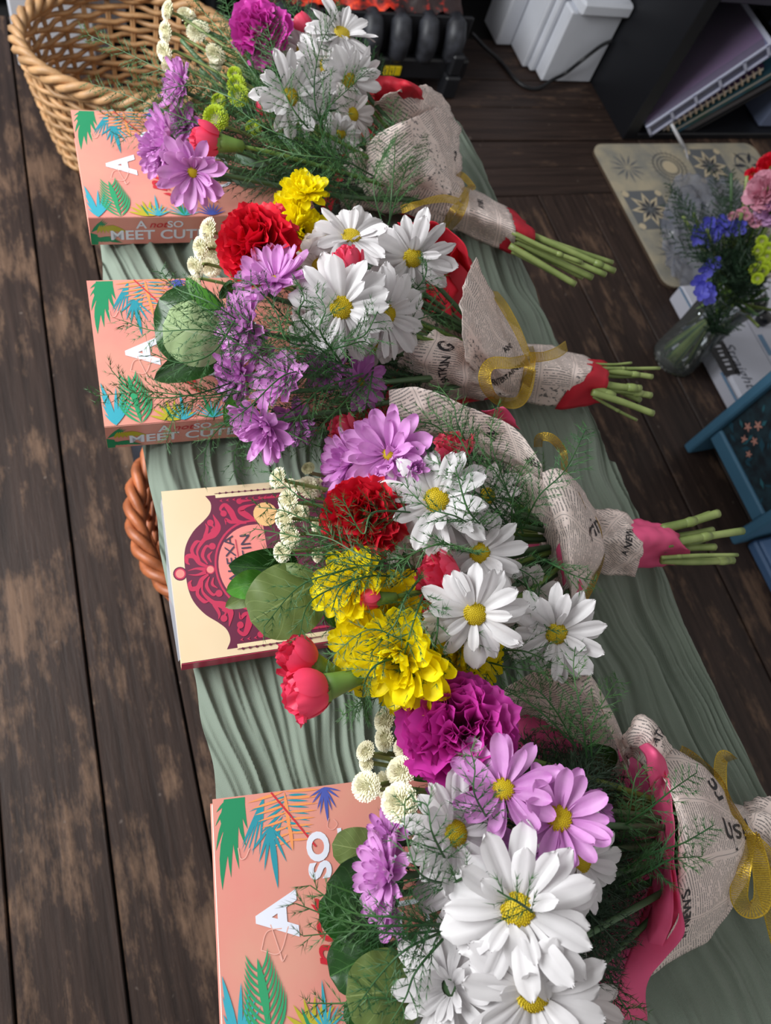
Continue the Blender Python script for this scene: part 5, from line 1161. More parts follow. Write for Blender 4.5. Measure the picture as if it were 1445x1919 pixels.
for a in ((392, 432, .08, 24, -1.8, .4), (378, 465, .085, 22, -1.9, 0), (368, 500, .08, 20, -1.6, -.4), (395, 500, .05, 20, -.6, -.6), (365, 530, .06, 16, -1.2, -.7), (400, 470, .05, 22, .9, .2)): button(B, *a)
leaf(B, (425, 655, .055), (298, 560, .06), 150, M_lfD, .1, .2); leaf(B, (425, 640, .075), (305, 610, .085), 120, M_lfP, .12, -.1, -.2, 1, label='pale underside of a leaf'); leaf(B, (430, 650, .05), (288, 712, .045), 62, M_lfD, .12); leaf(B, (420, 590, .09), (348, 520, .10), 34, M_lfB, .1, .4); leaf(B, (445, 740, .05), (425, 800, .04), 34, M_lfB); leaf(B, (410, 560, .06), (440, 530, .05), 24, M_lfD)
for pts in ([(500, 640, .10), (400, 570, .12), (330, 540, .11), (300, 505, .10)], [(500, 660, .09), (390, 620, .12), (290, 620, .11), (222, 598, .09)], [(520, 690, .07), (400, 740, .08), (280, 735, .07), (172, 742, .05)], [(480, 700, .07), (360, 740, .08), (260, 740, .07), (205, 690, .07)], [(500, 720, .06), (430, 740, .08), (340, 760, .07), (310, 835, .05)], [(520, 740, .06), (440, 780, .07), (390, 830, .05), (382, 900, .03)], [(530, 760, .05), (470, 800, .06), (440, 850, .03), (445, 900, .02)], [(500, 640, .11), (430, 600, .12), (350, 560, .11), (320, 530, .10)], [(440, 600, .12), (400, 660, .11), (340, 680, .10), (280, 660, .09)],
            [(600, 640, .12), (560, 590, .15), (570, 560, .15), (560, 530, .14)], [(640, 680, .11), (600, 620, .15), (610, 580, .15), (590, 545, .145)], [(650, 690, .11), (560, 630, .13), (480, 610, .12), (420, 560, .12)], [(660, 690, .11), (570, 660, .13), (490, 650, .12), (430, 640, .11)], [(660, 700, .10), (570, 690, .12), (500, 700, .11), (440, 740, .10)], [(680, 700, .10), (600, 730, .12), (560, 780, .11), (520, 840, .09)], [(690, 700, .09), (640, 760, .11), (600, 800, .10), (570, 850, .08)], [(700, 690, .09), (690, 740, .10), (680, 790, .08), (660, 830, .06)],
            [(640, 640, .12), (680, 630, .14), (700, 600, .14), (715, 565, .14)], [(600, 660, .11), (640, 650, .14), (680, 640, .14), (700, 650, .13)], [(600, 650, .10), (540, 640, .13), (520, 590, .13), (500, 560, .13)], [(760, 560, .08), (790, 530, .12), (800, 500, .12), (790, 470, .12)], [(740, 620, .09), (780, 600, .11), (820, 590, .11), (850, 600, .10)], [(640, 720, .08), (560, 760, .10), (480, 830, .08), (470, 880, .05)], [(620, 400, .09), (600, 360, .10), (620, 330, .10), (640, 310, .10)],
            [(560, 620, .10), (500, 560, .13), (470, 530, .13), (430, 520, .12)], [(520, 800, .05), (580, 830, .06), (620, 840, .05), (660, 830, .05)], [(620, 700, .10), (540, 700, .13), (470, 760, .12), (420, 800, .11)], [(560, 720, .08), (500, 680, .12), (440, 640, .13), (380, 600, .13)]):
    frond(B, pts, .021)
filler(B, [(760, 480), (640, 430), (520, 480), (450, 560), (440, 680), (470, 790), (560, 820), (700, 760)], None, 34, .01, .06, .026, tiepx=(900, 650), seed=12)
# ------------------------------------------------------------ bouquet 3
c = T(1110, 1010, .035)
B = Bouquet('wrapped_bouquet', T(950, 1020, 0), 'second nearest wrapped bouquet, yellow and pink flowers, newsprint collar, pink tissue', c)
tail = sheet(B, 'newsprint_wrap', [[(1100, 958, .02), (1108, 1010, .055), (1095, 1062, .012)], [(1130, 952, .03), (1145, 1010, .055), (1135, 1075, .012)], [(1165, 962, .03), (1180, 1015, .052), (1175, 1082, .012)], [(1180, 975, .03), (1206, 1020, .048), (1190, 1080, .014)]], M_news[2], 24, 30, .0026, 60, seed=21)
print_on(tail, 'A NEWS', .72, .50, .0085, 82, .02)
sheet(B, 'pink_tissue', [[(1150, 968, .022), (1185, 1010, .045), (1180, 1066, .010)], [(1200, 975, .030), (1225, 1010, .048), (1215, 1064, .012)], [(1245, 982, .032), (1262, 1010, .046), (1250, 1060, .014)], [(1266, 990, .030), (1294, 1030, .038), (1288, 1056, .016)]], M_tis_p, 22, 24, .0028, 50, seed=22)
for p0, p1, r, nd in (((1240, 992, .035), (1346, 962, .038), .0040, .5), ((1240, 985, .03), (1330, 960, .03), .0016, .6), ((1240, 1010, .030), (1336, 993, .028), .0032, None), ((1240, 1022, .038), (1392, 995, .036), .0036, .6), ((1240, 1030, .03), (1340, 1025, .03), .0034, None), ((1240, 1045, .036), (1382, 1040, .034), .0018, .3), ((1240, 1050, .03), (1374, 1050, .026), .0036, .9), ((1240, 1035, .02), (1320, 1010, .015), .003, None)): cutstem(B, p0, p1, r, nd)
s1 = sheet(B, 'newsprint_wrap', [[(1118, 965, .03), (1130, 1035, .065), (1105, 1092, .05), (1078, 1142, .04)], [(1088, 915, .075), (1102, 1000, .105), (1088, 1070, .09), (1074, 1138, .06)], [(1048, 880, .095), (1062, 960, .115), (1070, 1050, .105), (1070, 1130, .07)], [(1014, 888, .095), (1035, 965, .105), (1055, 1050, .095), (1066, 1110, .07)]], M_news[0], 26, 36, .0014, 40, seed=23, rot=1.45)
print_on(s1, 'rin', .40, .34, .030, 18, .0)
s2 = sheet(B, 'newsprint_wrap', [[(745, 812, .05), (800, 835, .05), (880, 850, .055), (960, 880, .06), (1010, 930, .06)], [(732, 775, .085), (800, 790, .085), (890, 805, .085), (960, 840, .085), (1015, 900, .085)], [(728, 730, .09), (790, 728, .105), (870, 765, .105), (960, 800, .10), (1016, 872, .095)]], M_news[3], 18, 46, .0018, 45, seed=24, rot=1.5)
print_on(s2, 'IN', .62, .60, .013, 70, .02); print_on(s2, 'AREA', .80, .93, .009, 5, .02)
s3 = sheet(B, 'newsprint_wrap', [[(1110, 985, .012), (1105, 1020, .010), (1095, 1060, .012)], [(1010, 880, .03), (1000, 1010, .004), (1050, 1130, .02)], [(860, 800, .02), (850, 1040, .004), (960, 1240, .01)]], M_news[1], 22, 26, .003, seed=25)
s4 = sheet(B, 'newsprint_wrap', [[(1010, 880, .085), (985, 890, .075), (960, 900, .05)], [(1045, 985, .09), (1020, 985, .06), (1000, 985, .03)], [(1060, 1080, .085), (1040, 1080, .05), (1020, 1075, .02)], [(1066, 1130, .06), (1040, 1130, .03), (1000, 1130, .012)]], M_news[2], 24, 14, .0035, 60, seed=26)
sheet(B, 'pink_tissue', [[(1078, 1140, .05), (1055, 1090, .075), (1045, 1030, .085)], [(1092, 1100, .065), (1075, 1060, .098), (1058, 1000, .10)]], M_tis_p, 8, 18, .0012, seed=27)
sheet(B, 'pink_tissue', [[(900, 770, .06), (940, 790, .07), (975, 805, .07)], [(915, 770, .09), (945, 764, .11), (966, 795, .09)]], M_tis_p, 8, 12, .001, seed=28)
sheet(B, 'pink_tissue', [[(735, 815, .04), (700, 800, .04), (650, 805, .03)], [(745, 795, .06), (700, 785, .06), (640, 795, .04)]], M_tis_p, 8, 12, .002, seed=29)
sheet(B, 'pink_tissue', [[(1010, 950, .01), (1010, 1010, .006), (1010, 1080, .01)], [(900, 880, .008), (880, 1020, .003), (920, 1180, .008)], [(800, 850, .01), (760, 1040, .003), (820, 1240, .008)]], M_tis_p, 12, 14, .002, seed=30, label='pink tissue lining under the stems')
ribbon(B, [(1008, 838, .045), (1012, 820, .06), (1035, 822, .065), (1056, 850, .055), (1060, 890, .07), (1085, 930, .09), (1118, 1010, .07)], 7, [.2, .1, .1, .5, .9, 1.2, 1.2])
ribbon(B, [(1120, 1010, .062), (1128, 1040, .06), (1110, 1095, .058), (1085, 1138, .05), (1068, 1160, .045)], 6, [.9, .8, .6, .9])
ribbon(B, [(1106, 962, .045), (1122, 1000, .064), (1116, 1050, .05)], 6, [.3, .6, .3])
flower(B, 818, 938, .135, 110, -.1, .15, 'white', [(11, 2, 1.0), (10, 18, .97), (3, 50, .6)]); flower(B, 898, 1037, .12, 90, .15, .1, 'white'); flower(B, 890, 1150, .14, 102, .05, -.25, 'white'); flower(B, 1042, 1186, .115, 96, .1, -.3, 'white'); flower(B, 862, 1000, .105, 78, .2, -.3, 'white')
flower(B, 765, 985, .10, 84, -.1, -.5, 'ivory'); flower(B, 912, 930, .10, 74, .5, .2, 'ivory'); flower(B, 990, 1130, .08, 76, .1, -.3, 'ivory')
flower(B, 728, 852, .125, 92, -.3, .15, 'lilac', disc=.13); flower(B, 745, 885, .115, 70, .2, -.5, 'lilac', disc=0); flower(B, 655, 865, .095, 70, -1.1, .3, 'lilac', disc=0); flower(B, 775, 880, .14, 34, .4, .2, 'lilac', [(9, 50, 1.0), (5, 70, .8)], disc=0)
flower(B, 650, 905, .07, 56, -.9, -.3, 'deep_lilac', disc=0)
carnation(B, 683, 972, .12, 74, -.15, -.1, M_re, 56, label='red carnation')
flower(B, 752, 1235, .115, 108, -.3, -.4, 'yellow', disc=0); flower(B, 660, 1100, .115, 78, -.6, .3, 'yellow', disc=0, joined=True); flower(B, 865, 1225, .10, 80, .4, -.5, 'yellow', disc=0, joined=True); flower(B, 690, 1215, .10, 84, -.9, -.2, 'yellow', disc=0, joined=True); flower(B, 740, 1150, .10, 80, 0, .2, 'yellow', disc=0, joined=True); flower(B, 765, 1290, .09, 64, -.2, -.9, 'yellow', disc=0, joined=True)
bud(B, 556, 1230, .10, 32, -.9, .4, stem_to=T(740, 1140, .11)); bud(B, 575, 1300, .105, 38, -.9, -.3, stem_to=T(790, 1150, .12)); bud(B, 848, 838, .11, 26, -.2, .9, open_=.7); bud(B, 820, 1084, .125, 36, -.5, .2, open_=.9, n=20); bud(B, 690, 1124, .125, 20, -.9, -.1, open_=.1); bud(B, 640, 800, .085, 20, -.7, .6, open_=.6); bud(B, 700, 800, .075, 20, -.7, .6, open_=.6)
for a in ((522, 896, .085, 21, -1.7, .4), (542, 938, .08, 24, -1.3, .2), (535, 972, .085, 24, -1.7, 0), (545, 1005, .08, 24, -1.3, -.2), (530, 1035, .085, 20, -1.1, -.1), (580, 915, .06, 24, .4, .6), (595, 985, .06, 16, -1.9, 0), (596, 1040, .06, 15, -1.9, -.1), (560, 960, .05, 20, .2, .5), (545, 905, .06, 9, -.5, .4)): button(B, *a)
button(B, 578, 878, .085, 13, -.6, .6, M_bk, T(640, 895, .06))
leaf(B, (560, 1062, .06), (428, 1060, .065), 78, M_lfD, .14, .2); leaf(B, (500, 1083, .075), (424, 1108, .072), 54, M_lfB, .12, .1); leaf(B, (505, 1095, .07), (422, 1138, .062), 40, M_lfO, .1); leaf(B, (600, 1090, .085), (470, 1165, .08), 140, M_lfO, .08, -.1, -.12, 1, label='olive underside of a large leaf'); leaf(B, (606, 1150, .09), (655, 1160, .085), 40, M_lfD, .1); leaf(B, (590, 1080, .09), (530, 1058, .085), 24, M_lfO)
for pts in ([(700, 1030, .10), (620, 960, .12), (560, 930, .12), (500, 880, .11)], [(700, 1040, .10), (620, 1000, .12), (540, 960, .12), (480, 950, .11)], [(700, 1050, .10), (610, 1020, .12), (530, 1000, .11), (470, 990, .10)], [(720, 1050, .10), (630, 1040, .12), (560, 1040, .11), (500, 1040, .10)], [(720, 1050, .12), (640, 1070, .13), (560, 1100, .12), (490, 1180, .10)], [(720, 1060, .12), (650, 1090, .13), (580, 1130, .12), (560, 1200, .11)], [(740, 1080, .12), (690, 1080, .14), (640, 1100, .14), (620, 1150, .13)],
            [(800, 1070, .11), (740, 1060, .14), (680, 1060, .14), (620, 1050, .13)], [(790, 1080, .12), (760, 1120, .145), (740, 1170, .14), (690, 1230, .12)], [(800, 1100, .12), (780, 1150, .145), (760, 1220, .13), (740, 1300, .10)], [(820, 1120, .12), (820, 1180, .14), (810, 1240, .12), (800, 1310, .09)], [(840, 1140, .11), (860, 1190, .13), (890, 1240, .11), (880, 1300, .09)], [(830, 1200, .10), (760, 1200, .13), (690, 1180, .13), (610, 1240, .11)], [(860, 1210, .10), (800, 1250, .12), (740, 1290, .11), (660, 1330, .06)],
            [(920, 1220, .10), (980, 1220, .12), (1030, 1240, .11), (1080, 1260, .10)], [(880, 1230, .09), (950, 1250, .11), (1010, 1260, .11), (1060, 1280, .09)], [(900, 1000, .12), (860, 970, .15), (800, 950, .15), (750, 900, .15)], [(920, 1000, .12), (880, 960, .16), (860, 900, .16), (850, 860, .15)], [(900, 1040, .12), (840, 1020, .16), (790, 1030, .16), (740, 1060, .15)], [(960, 1000, .09), (900, 900, .14), (860, 820, .15), (800, 760, .14)], [(980, 1000, .09), (950, 920, .13), (900, 840, .14), (870, 780, .13)], [(980, 990, .09), (940, 890, .12), (920, 820, .13), (930, 760, .12)],
            [(980, 990, .10), (1010, 930, .14), (1060, 880, .15), (1100, 800, .13)], [(960, 1010, .10), (960, 950, .13), (970, 900, .13), (990, 860, .12)], [(1000, 1040, .10), (1040, 1060, .13), (1080, 1080, .13), (1120, 1090, .12)], [(960, 1080, .09), (1010, 1120, .12), (1020, 1170, .12), (1050, 1190, .13)], [(980, 1010, .09), (900, 930, .14), (840, 880, .15), (780, 850, .14)], [(900, 880, .10), (860, 800, .13), (850, 760, .13), (820, 720, .12)], [(880, 870, .10), (820, 800, .12), (760, 790, .12), (720, 780, .10)], [(780, 960, .13), (700, 960, .15), (680, 1000, .15), (640, 930, .14)],
            [(940, 1060, .10), (980, 1070, .12), (1010, 1100, .11), (1000, 1150, .10)], [(760, 1330, .05), (700, 1300, .07), (660, 1330, .05), (640, 1340, .03)], [(770, 1040, .12), (700, 1050, .15), (620, 1010, .14), (570, 1000, .13)], [(750, 1230, .12), (700, 1250, .13), (680, 1300, .10), (690, 1350, .05)]):
    frond(B, pts, .018)
filler(B, [(980, 880), (860, 830), (740, 820), (620, 860), (560, 980), (560, 1100), (640, 1220), (780, 1300), (920, 1260), (1020, 1180)], None, 44, .01, .055, .022, tiepx=(1050, 1020), seed=13)
# ------------------------------------------------------------ bouquet 4, nearest
c = T(1405, 1560, .035)
B = Bouquet('wrapped_bouquet', T(1180, 1600, 0), 'nearest wrapped bouquet, large white daisies, magenta carnation, wide pink tissue collar', c)
s1 = sheet(B, 'newsprint_wrap', [[(1400, 1510, .02), (1420, 1560, .055), (1400, 1640, .02)], [(1369, 1500, .05), (1388, 1590, .085), (1379, 1680, .055), (1350, 1735, .02)], [(1324, 1440, .065), (1335, 1560, .105), (1340, 1690, .08), (1290, 1785, .02)], [(1250, 1400, .075), (1285, 1530, .112), (1295, 1680, .095), (1240, 1815, .03)], [(1212, 1395, .085), (1262, 1500, .105), (1268, 1620, .100), (1270, 1720, .085), (1212, 1836, .03)]], M_news[0], 34, 40, .0013, 34, seed=31, rot=1.2)
print_on(s1, 'rish', .38, .27, .034, 145, .0); print_on(s1, 'ARA', .33, .46, .011, 188, .02); print_on(s1, 'LY NEWS', .90, .72, .0105, 112, .02); print_on(s1, 'rc', .62, .10, .022, 125, .02)
s2 = sheet(B, 'newsprint_wrap', [[(1262, 1440, .06), (1235, 1380, .07), (1190, 1372, .06), (1165, 1392, .04)], [(1258, 1405, .08), (1228, 1358, .095), (1192, 1348, .09), (1163, 1380, .06)], [(1240, 1430, .095), (1215, 1390, .10), (1185, 1385, .09), (1172, 1420, .05)], [(1230, 1470, .07), (1200, 1430, .06), (1180, 1420, .05), (1165, 1450, .03)]], M_news[1], 22, 24, .003, 55, seed=32)
print_on(s2, 'LATA', .42, .25, .009, 60, .02)
s3 = sheet(B, 'newsprint_wrap', [[(925, 1300, .03), (940, 1330, .025), (960, 1370, .01)], [(1000, 1262, .075), (1010, 1300, .05), (1000, 1360, .012)], [(1090, 1250, .10), (1080, 1310, .075), (1050, 1370, .02)], [(1110, 1290, .095), (1120, 1340, .07), (1100, 1400, .02)], [(1160, 1400, .06), (1160, 1440, .045), (1150, 1480, .015)]], M_news[3], 34, 20, .0022, 40, seed=33, rot=.3)
s3b = sheet(B, 'newsprint_wrap', [[(1085, 1248, .095), (1105, 1262, .07)], [(1115, 1310, .085), (1135, 1310, .06)], [(1150, 1380, .07), (1165, 1370, .05)], [(1175, 1450, .05), (1180, 1430, .03)]], M_news[0], 24, 8, .0006, 40, seed=34, rot=.1)
sheet(B, 'pink_tissue', [[(1195, 1402, .075), (1212, 1460, .06), (1222, 1520, .05), (1225, 1600, .045), (1210, 1690, .04), (1185, 1770, .05), (1152, 1866, .05), (1138, 1912, .045)], [(1215, 1393, .10), (1245, 1440, .10), (1262, 1530, .105), (1262, 1620, .105), (1275, 1700, .095), (1280, 1755, .075), (1214, 1835, .055), (1213, 1912, .04)]], M_tis_p, 14, 60, .0009, 38, seed=35)
sheet(B, 'pink_tissue', [[(1232, 1560, .055), (1218, 1690, .055), (1180, 1800, .035)], [(1255, 1600, .09), (1240, 1700, .085), (1205, 1790, .05)], [(1258, 1640, .10), (1262, 1720, .09), (1230, 1800, .05)]], M_tis_p, 14, 20, .002, 38, seed=36)
sheet(B, 'pink_tissue', [[(1200, 1400, .09), (1212, 1425, .10), (1218, 1480, .08)], [(1212, 1394, .10), (1228, 1412, .115), (1240, 1455, .10)], [(1224, 1400, .09), (1248, 1430, .10), (1256, 1480, .08)]], M_tis_p, 12, 16, .001, 30, seed=37)
sheet(B, 'pink_tissue', [[(1300, 1500, .01), (1300, 1600, .006), (1280, 1700, .01)], [(1150, 1400, .02), (1150, 1600, .004), (1150, 1850, .01)], [(960, 1330, .02), (900, 1600, .003), (960, 1930, .01)]], mat('lining_tissue', 'c8487c', .6, vary=.1), 12, 16, .002, seed=38, label='pink tissue lining under the stems')
tail = sheet(B, 'newsprint_wrap', [[(1395, 1505, .02), (1400, 1560, .055), (1380, 1620, .02)], [(1425, 1490, .03), (1430, 1550, .058), (1420, 1620, .015)], [(1470, 1500, .03), (1475, 1570, .055), (1460, 1650, .012)], [(1540, 1520, .02), (1545, 1590, .05), (1520, 1670, .012)]], M_news[2], 28, 30, .0036, 60, seed=39)
sheet(B, 'pink_tissue', [[(1530, 1525, .022), (1532, 1590, .045), (1510, 1665, .014)], [(1600, 1545, .022), (1605, 1610, .04), (1580, 1680, .014)]], M_tis_p, 10, 16, .002, seed=40)
for k in range(6): cutstem(B, (1560, 1560+16*k, .03), (1700, 1570+24*k, .03), .0035, .6)
ribbon(B, [(1274, 1405, .055), (1300, 1420, .06), (1345, 1460, .05), (1372, 1510, .06), (1400, 1560, .075), (1440, 1600, .078), (1470, 1680, .05)], 7, [.2, .4, .8, 1.1, .5, .2, .2])
ribbon(B, [(1398, 1556, .072), (1360, 1500, .06), (1350, 1450, .05), (1355, 1418, .04), (1372, 1425, .03)], 9, [1.1, 1.0, .3, .2, .8])
ribbon(B, [(1404, 1560, .075), (1392, 1620, .085), (1385, 1680, .075), (1402, 1705, .065), (1428, 1690, .07), (1425, 1620, .08), (1410, 1565, .075)], 11, [.6, .3, .1, .4, .2, .3, .6])
ribbon(B, [(1406, 1562, .075), (1430, 1640, .07), (1450, 1720, .04), (1470, 1800, .02)], 12, [.4, .2, .1, .1])
flower(B, 970, 1705, .145, 146, -.05, -.18, 'white', [(12, 0, 1.0), (11, 13, .95), (4, 36, .62)]); flower(B, 998, 1862, .135, 142, .1, -.5, 'white', [(12, -2, 1.0), (12, 14, .95), (6, 40, .62)]); flower(B, 852, 1562, .12, 112, .7, .05, 'white'); flower(B, 1088, 1612, .115, 100, .85, -.2, 'white'); flower(B, 860, 1665, .095, 92, -.3, -.3, 'white')
flower(B, 842, 1850, .09, 112, -.5, -.3, 'white', [(12, 6, 1.0), (10, 22, .9), (6, 50, .6)], disc=0); flower(B, 1080, 1870, .08, 90, .5, .2, 'ivory'); flower(B, 890, 1760, .09, 80, -.4, .2, 'ivory')
flower(B, 943, 1480, .135, 106, .05, .35, 'lilac', [(10, 4, 1.0), (9, 20, .9)], disc=.20); flower(B, 1047, 1534, .14, 104, .25, .15, 'lilac', [(12, 2, 1.0), (10, 20, .9)], disc=.24)
flower(B, 725, 1640, .09, 84, -1.3, .1, 'lilac', disc=0); flower(B, 728, 1690, .08, 66, -1.0, -.6, 'lilac', disc=0); flower(B, 728, 1570, .07, 58, -1.0, .6, 'deep_lilac', disc=0); flower(B, 700, 1790, .05, 36, -.8, -.7, 'lilac', [(10, 40, 1)], disc=0); flower(B, 985, 1610, .10, 76, 0, -.2, 'deep_lilac', disc=.1); flower(B, 1100, 1520, .09, 54, .7, .2, 'deep_lilac', disc=0); flower(B, 835, 1500, .09, 48, -.2, .6, 'deep_lilac', disc=0)
carnation(B, 858, 1362, .115, 104, -.1, .25, M_ma, 60, joined=False, label='magenta carnation')
for a in ((722, 1350, .07, 24, -1.6, .4), (722, 1385, .075, 24, -1.6, 0), (757, 1402, .085, 20, -.4, .3), (686, 1408, .085, 20, -1.3, .5), (752, 1446, .09, 28, -.7, .2), (687, 1474, .09, 28, -.5, .1), (750, 1504, .10, 36, -.5, .1), (722, 1470, .06, 24, .4, 0), (688, 1430, .08, 18, -1.5, 0)): button(B, *a)
for p0, p1 in (((700, 1415, .075), (760, 1420, .06)), ((705, 1474, .075), (760, 1470, .06)), ((775, 1450, .075), (850, 1470, .05))): cutstem(B, p0, p1, .0018, None, M_stem)
leaf(B, (745, 1700, .06), (612, 1655, .075), 150, M_lfD, .1, .1, .15, 1); leaf(B, (740, 1745, .05), (598, 1690, .055), 110, M_lfD, .1, 0, .15, 1); leaf(B, (720, 1600, .055), (622, 1582, .055), 76, M_lfO, .1, 0, .1, 1); leaf(B, (720, 1775, .06), (618, 1830, .055), 112, M_lfD, .1, 0, .15, 1); leaf(B, (790, 1850, .07), (648, 1868, .075), 142, M_lfO, .1, 0, -.15, 1, label='olive underside of a round leaf'); leaf(B, (760, 1940, .05), (645, 1880, .045), 80, M_lfD, .1, 0, .1, 1)
leaf(B, (1150, 1440, .05), (1090, 1400, .06), 60, M_lfD, .1); leaf(B, (850, 1440, .05), (770, 1460, .05), 30, M_lfD)
for pts in ([(860, 1730, .10), (760, 1735, .12), (660, 1730, .11), (545, 1690, .10)], [(850, 1740, .09), (760, 1750, .11), (670, 1745, .10), (560, 1755, .09)], [(840, 1740, .10), (750, 1720, .12), (660, 1710, .11), (575, 1655, .10)], [(820, 1750, .10), (760, 1780, .12), (710, 1830, .11), (660, 1900, .09)], [(830, 1760, .10), (780, 1820, .11), (760, 1870, .10), (730, 1919, .09)], [(800, 1880, .07), (700, 1870, .08), (640, 1880, .06), (570, 1880, .05)],
            [(860, 1660, .11), (790, 1640, .15), (760, 1560, .15), (760, 1490, .14)], [(840, 1620, .12), (810, 1560, .15), (800, 1510, .15), (770, 1500, .14)], [(930, 1560, .12), (890, 1490, .16), (890, 1440, .16), (880, 1400, .15)], [(840, 1660, .12), (880, 1640, .14), (900, 1640, .14), (930, 1620, .13)], [(1000, 1710, .15), (970, 1690, .165), (950, 1680, .165), (930, 1668, .165)], [(1100, 1420, .09), (1090, 1340, .12), (1075, 1260, .13), (1080, 1200, .12)], [(1080, 1400, .09), (1020, 1340, .11), (960, 1300, .11), (900, 1280, .10)], [(1110, 1440, .08), (1110, 1360, .10), (1140, 1300, .11), (1160, 1270, .10)],
            [(1080, 1400, .08), (1040, 1330, .10), (1000, 1290, .10), (960, 1300, .09)], [(1160, 1640, .08), (1220, 1600, .12), (1280, 1580, .13), (1340, 1545, .12)], [(1160, 1660, .08), (1220, 1630, .12), (1260, 1610, .13), (1320, 1605, .12)], [(1150, 1560, .08), (1210, 1520, .12), (1260, 1480, .13), (1310, 1445, .12)], [(1160, 1600, .07), (1180, 1520, .10), (1190, 1460, .11), (1210, 1430, .11)], [(1140, 1820, .06), (1160, 1870, .07), (1180, 1900, .06), (1190, 1940, .05)], [(1180, 1560, .07), (1210, 1600, .10), (1240, 1640, .11), (1250, 1660, .11)]):
    frond(B, pts, .0165)
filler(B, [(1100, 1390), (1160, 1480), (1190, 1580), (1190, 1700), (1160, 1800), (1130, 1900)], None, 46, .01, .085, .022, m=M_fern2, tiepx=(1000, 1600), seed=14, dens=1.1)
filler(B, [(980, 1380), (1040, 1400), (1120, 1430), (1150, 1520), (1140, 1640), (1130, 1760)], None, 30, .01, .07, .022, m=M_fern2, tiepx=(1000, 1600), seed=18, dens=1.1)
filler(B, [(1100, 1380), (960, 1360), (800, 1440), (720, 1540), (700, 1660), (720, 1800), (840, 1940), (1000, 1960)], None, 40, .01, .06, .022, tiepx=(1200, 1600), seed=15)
# ------------------------------------------------------------ mixed flowers in the floor vase
_ZT = ZT; ZT = 0.0
vt = np.array([VC[0], VC[1], .19])
B = Bouquet('mixed_flowers', (VC[0], VC[1], .0), 'loose mixed flowers with blue delphinium and pink carnations in the glass vase', vt, 'flowers')
rr = np.random.RandomState(4)
tips = [(1435, 340, .36), (1325, 430, .34), (1320, 540, .28), (1425, 490, .30), (1390, 400, .35), (1460, 420, .34), (1440, 560, .27), (1300, 400, .33), (1400, 330, .36), (1480, 480, .3), (1350, 480, .3), (1445, 450, .3), (1400, 560, .26), (1460, 380, .3), (1370, 520, .28), (1420, 590, .24)]
tips += [(t[0]+rr.uniform(-30, 30), t[1]+rr.uniform(-25, 25), t[2]*.9) for t in tips]
for k, t in enumerate(tips):
    e = W(*t); a_ = rr.uniform(0, 6.28); foot = np.array([VC[0]+.028*math.cos(a_), VC[1]+.028*math.sin(a_), .016]); rim = np.array([VC[0]-.030*math.cos(a_)*.3, VC[1]-.030*math.sin(a_)*.3, .17])+(e-vt)*.03
    q = MB(); q.tube(crom([foot, (foot+rim)/2, rim, rim+(e-rim)*.5, e], 16), .0026, 6); partobj(B, 'stem', q, M_stem if k % 3 else M_stem2, foot)
    if k % 2 == 0:
        f_ = rim+(e-rim)*.3; q0 = MB()
        for j in range(4):
            d = unit(rr.normal(0, 1, 3)); s_ = unit(np.cross(d, [0, 0, 1.])); p = f_+(e-rim)*.08*j; q0.add([p, p+d*.02+s_*.004, p+d*.045, p+d*.02-s_*.004], [(0, 1, 2, 3)])
        partobj(B, 'stem_leaf', q0, M_cal, f_, smooth=False)
M_pkp = mat('pale_pink_petal', 'd68aa0', .5, trans=.2, color2='e0a8bb', vscale=3); M_del = mat('delphinium_blue', '4a4cc0', .5, trans=.2, color2='6a6ad2', vscale=4)
def flz(px, py, z): return (px, py, z)
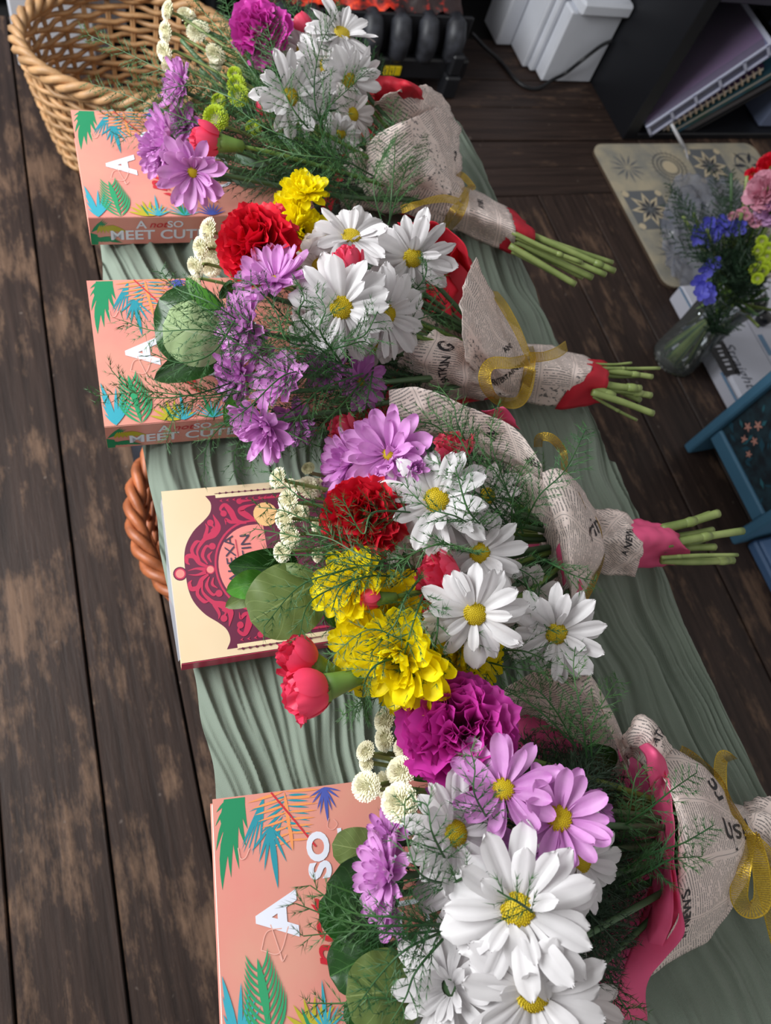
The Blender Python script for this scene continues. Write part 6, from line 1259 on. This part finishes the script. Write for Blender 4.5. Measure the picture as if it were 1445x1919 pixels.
carnation(B, 1432, 355, .37, 36, -.2, .2, M_pkp, 26, joined=True); carnation(B, 1442, 400, .35, 26, -.3, -.3, mat('pink_mauve_petal', 'c59ac4', .5, trans=.2), 22, joined=True); carnation(B, 1444, 312, .36, 26, 0, .3, M_re, 20, joined=True); carnation(B, 1418, 412, .33, 14, 0, 0, M_pkp, 14, joined=True); carnation(B, 1412, 325, .35, 13, 0, 0, M_re, 14, joined=True)
for px, py in ((1312, 432), (1328, 420), (1340, 432), (1330, 448), (1352, 418), (1375, 422), (1385, 426), (1365, 428), (1306, 446), (1335, 440), (1318, 540), (1330, 548), (1312, 552), (1340, 492), (1326, 556), (1310, 530), (1322, 505)):
    c = T(px, py, .31+rr.uniform(-.01, .02)); n_ = nrm(c, rr.uniform(-.5, .5), rr.uniform(-.5, .5)); e1, e2 = frame3(n_, rr); q = MB()
    for k in range(5):
        th = k*2*math.pi/5+rr.uniform(-.2, .2); r = e1*math.cos(th)+e2*math.sin(th); V, Fq_ = PA['mum'][k]; x = unit(r+n_*.25); z = unit(np.cross(x, np.cross(n_, x))); R3 = np.stack([x, np.cross(z, x)*2.0, z], 1)*.0135; q.add(V @ R3.T+c, Fq_)
    partobj(B, 'delphinium_floret', q, M_del, c)
for px, py in ((1428, 452), (1420, 470), (1438, 480), (1424, 492), (1415, 505), (1430, 508), (1441, 465), (1420, 522), (1436, 500)): button(B, px, py, .32, 11, 0, 0, M_lime)
for px, py in ((1385, 400), (1400, 405), (1372, 405), (1395, 395)): button(B, px, py, .33, 8, 0, 0, M_pkp, name='small_pink_bloom')
for k in range(34):
    e = (rr.uniform(1230, 1445), rr.uniform(310, 500)); s_ = (1400, 540); h = rr.uniform(.2, .34)
    frond(B, [(s_[0]+rr.uniform(-40, 30), s_[1]+rr.uniform(-30, 30), .24), ((s_[0]+e[0])/2, (s_[1]+e[1])/2, h), (e[0], e[1], h*.97)], .035, M_fern2, .6, w=.0006)
for k in range(14):
    e = (rr.uniform(1330, 1445), rr.uniform(500, 620)); frond(B, [(1330, 620, .17), ((1330+e[0])/2, (620+e[1])/2, .22), (e[0], e[1], .24)], .025, M_fern2, .6, w=.0006)
ZT = _ZT
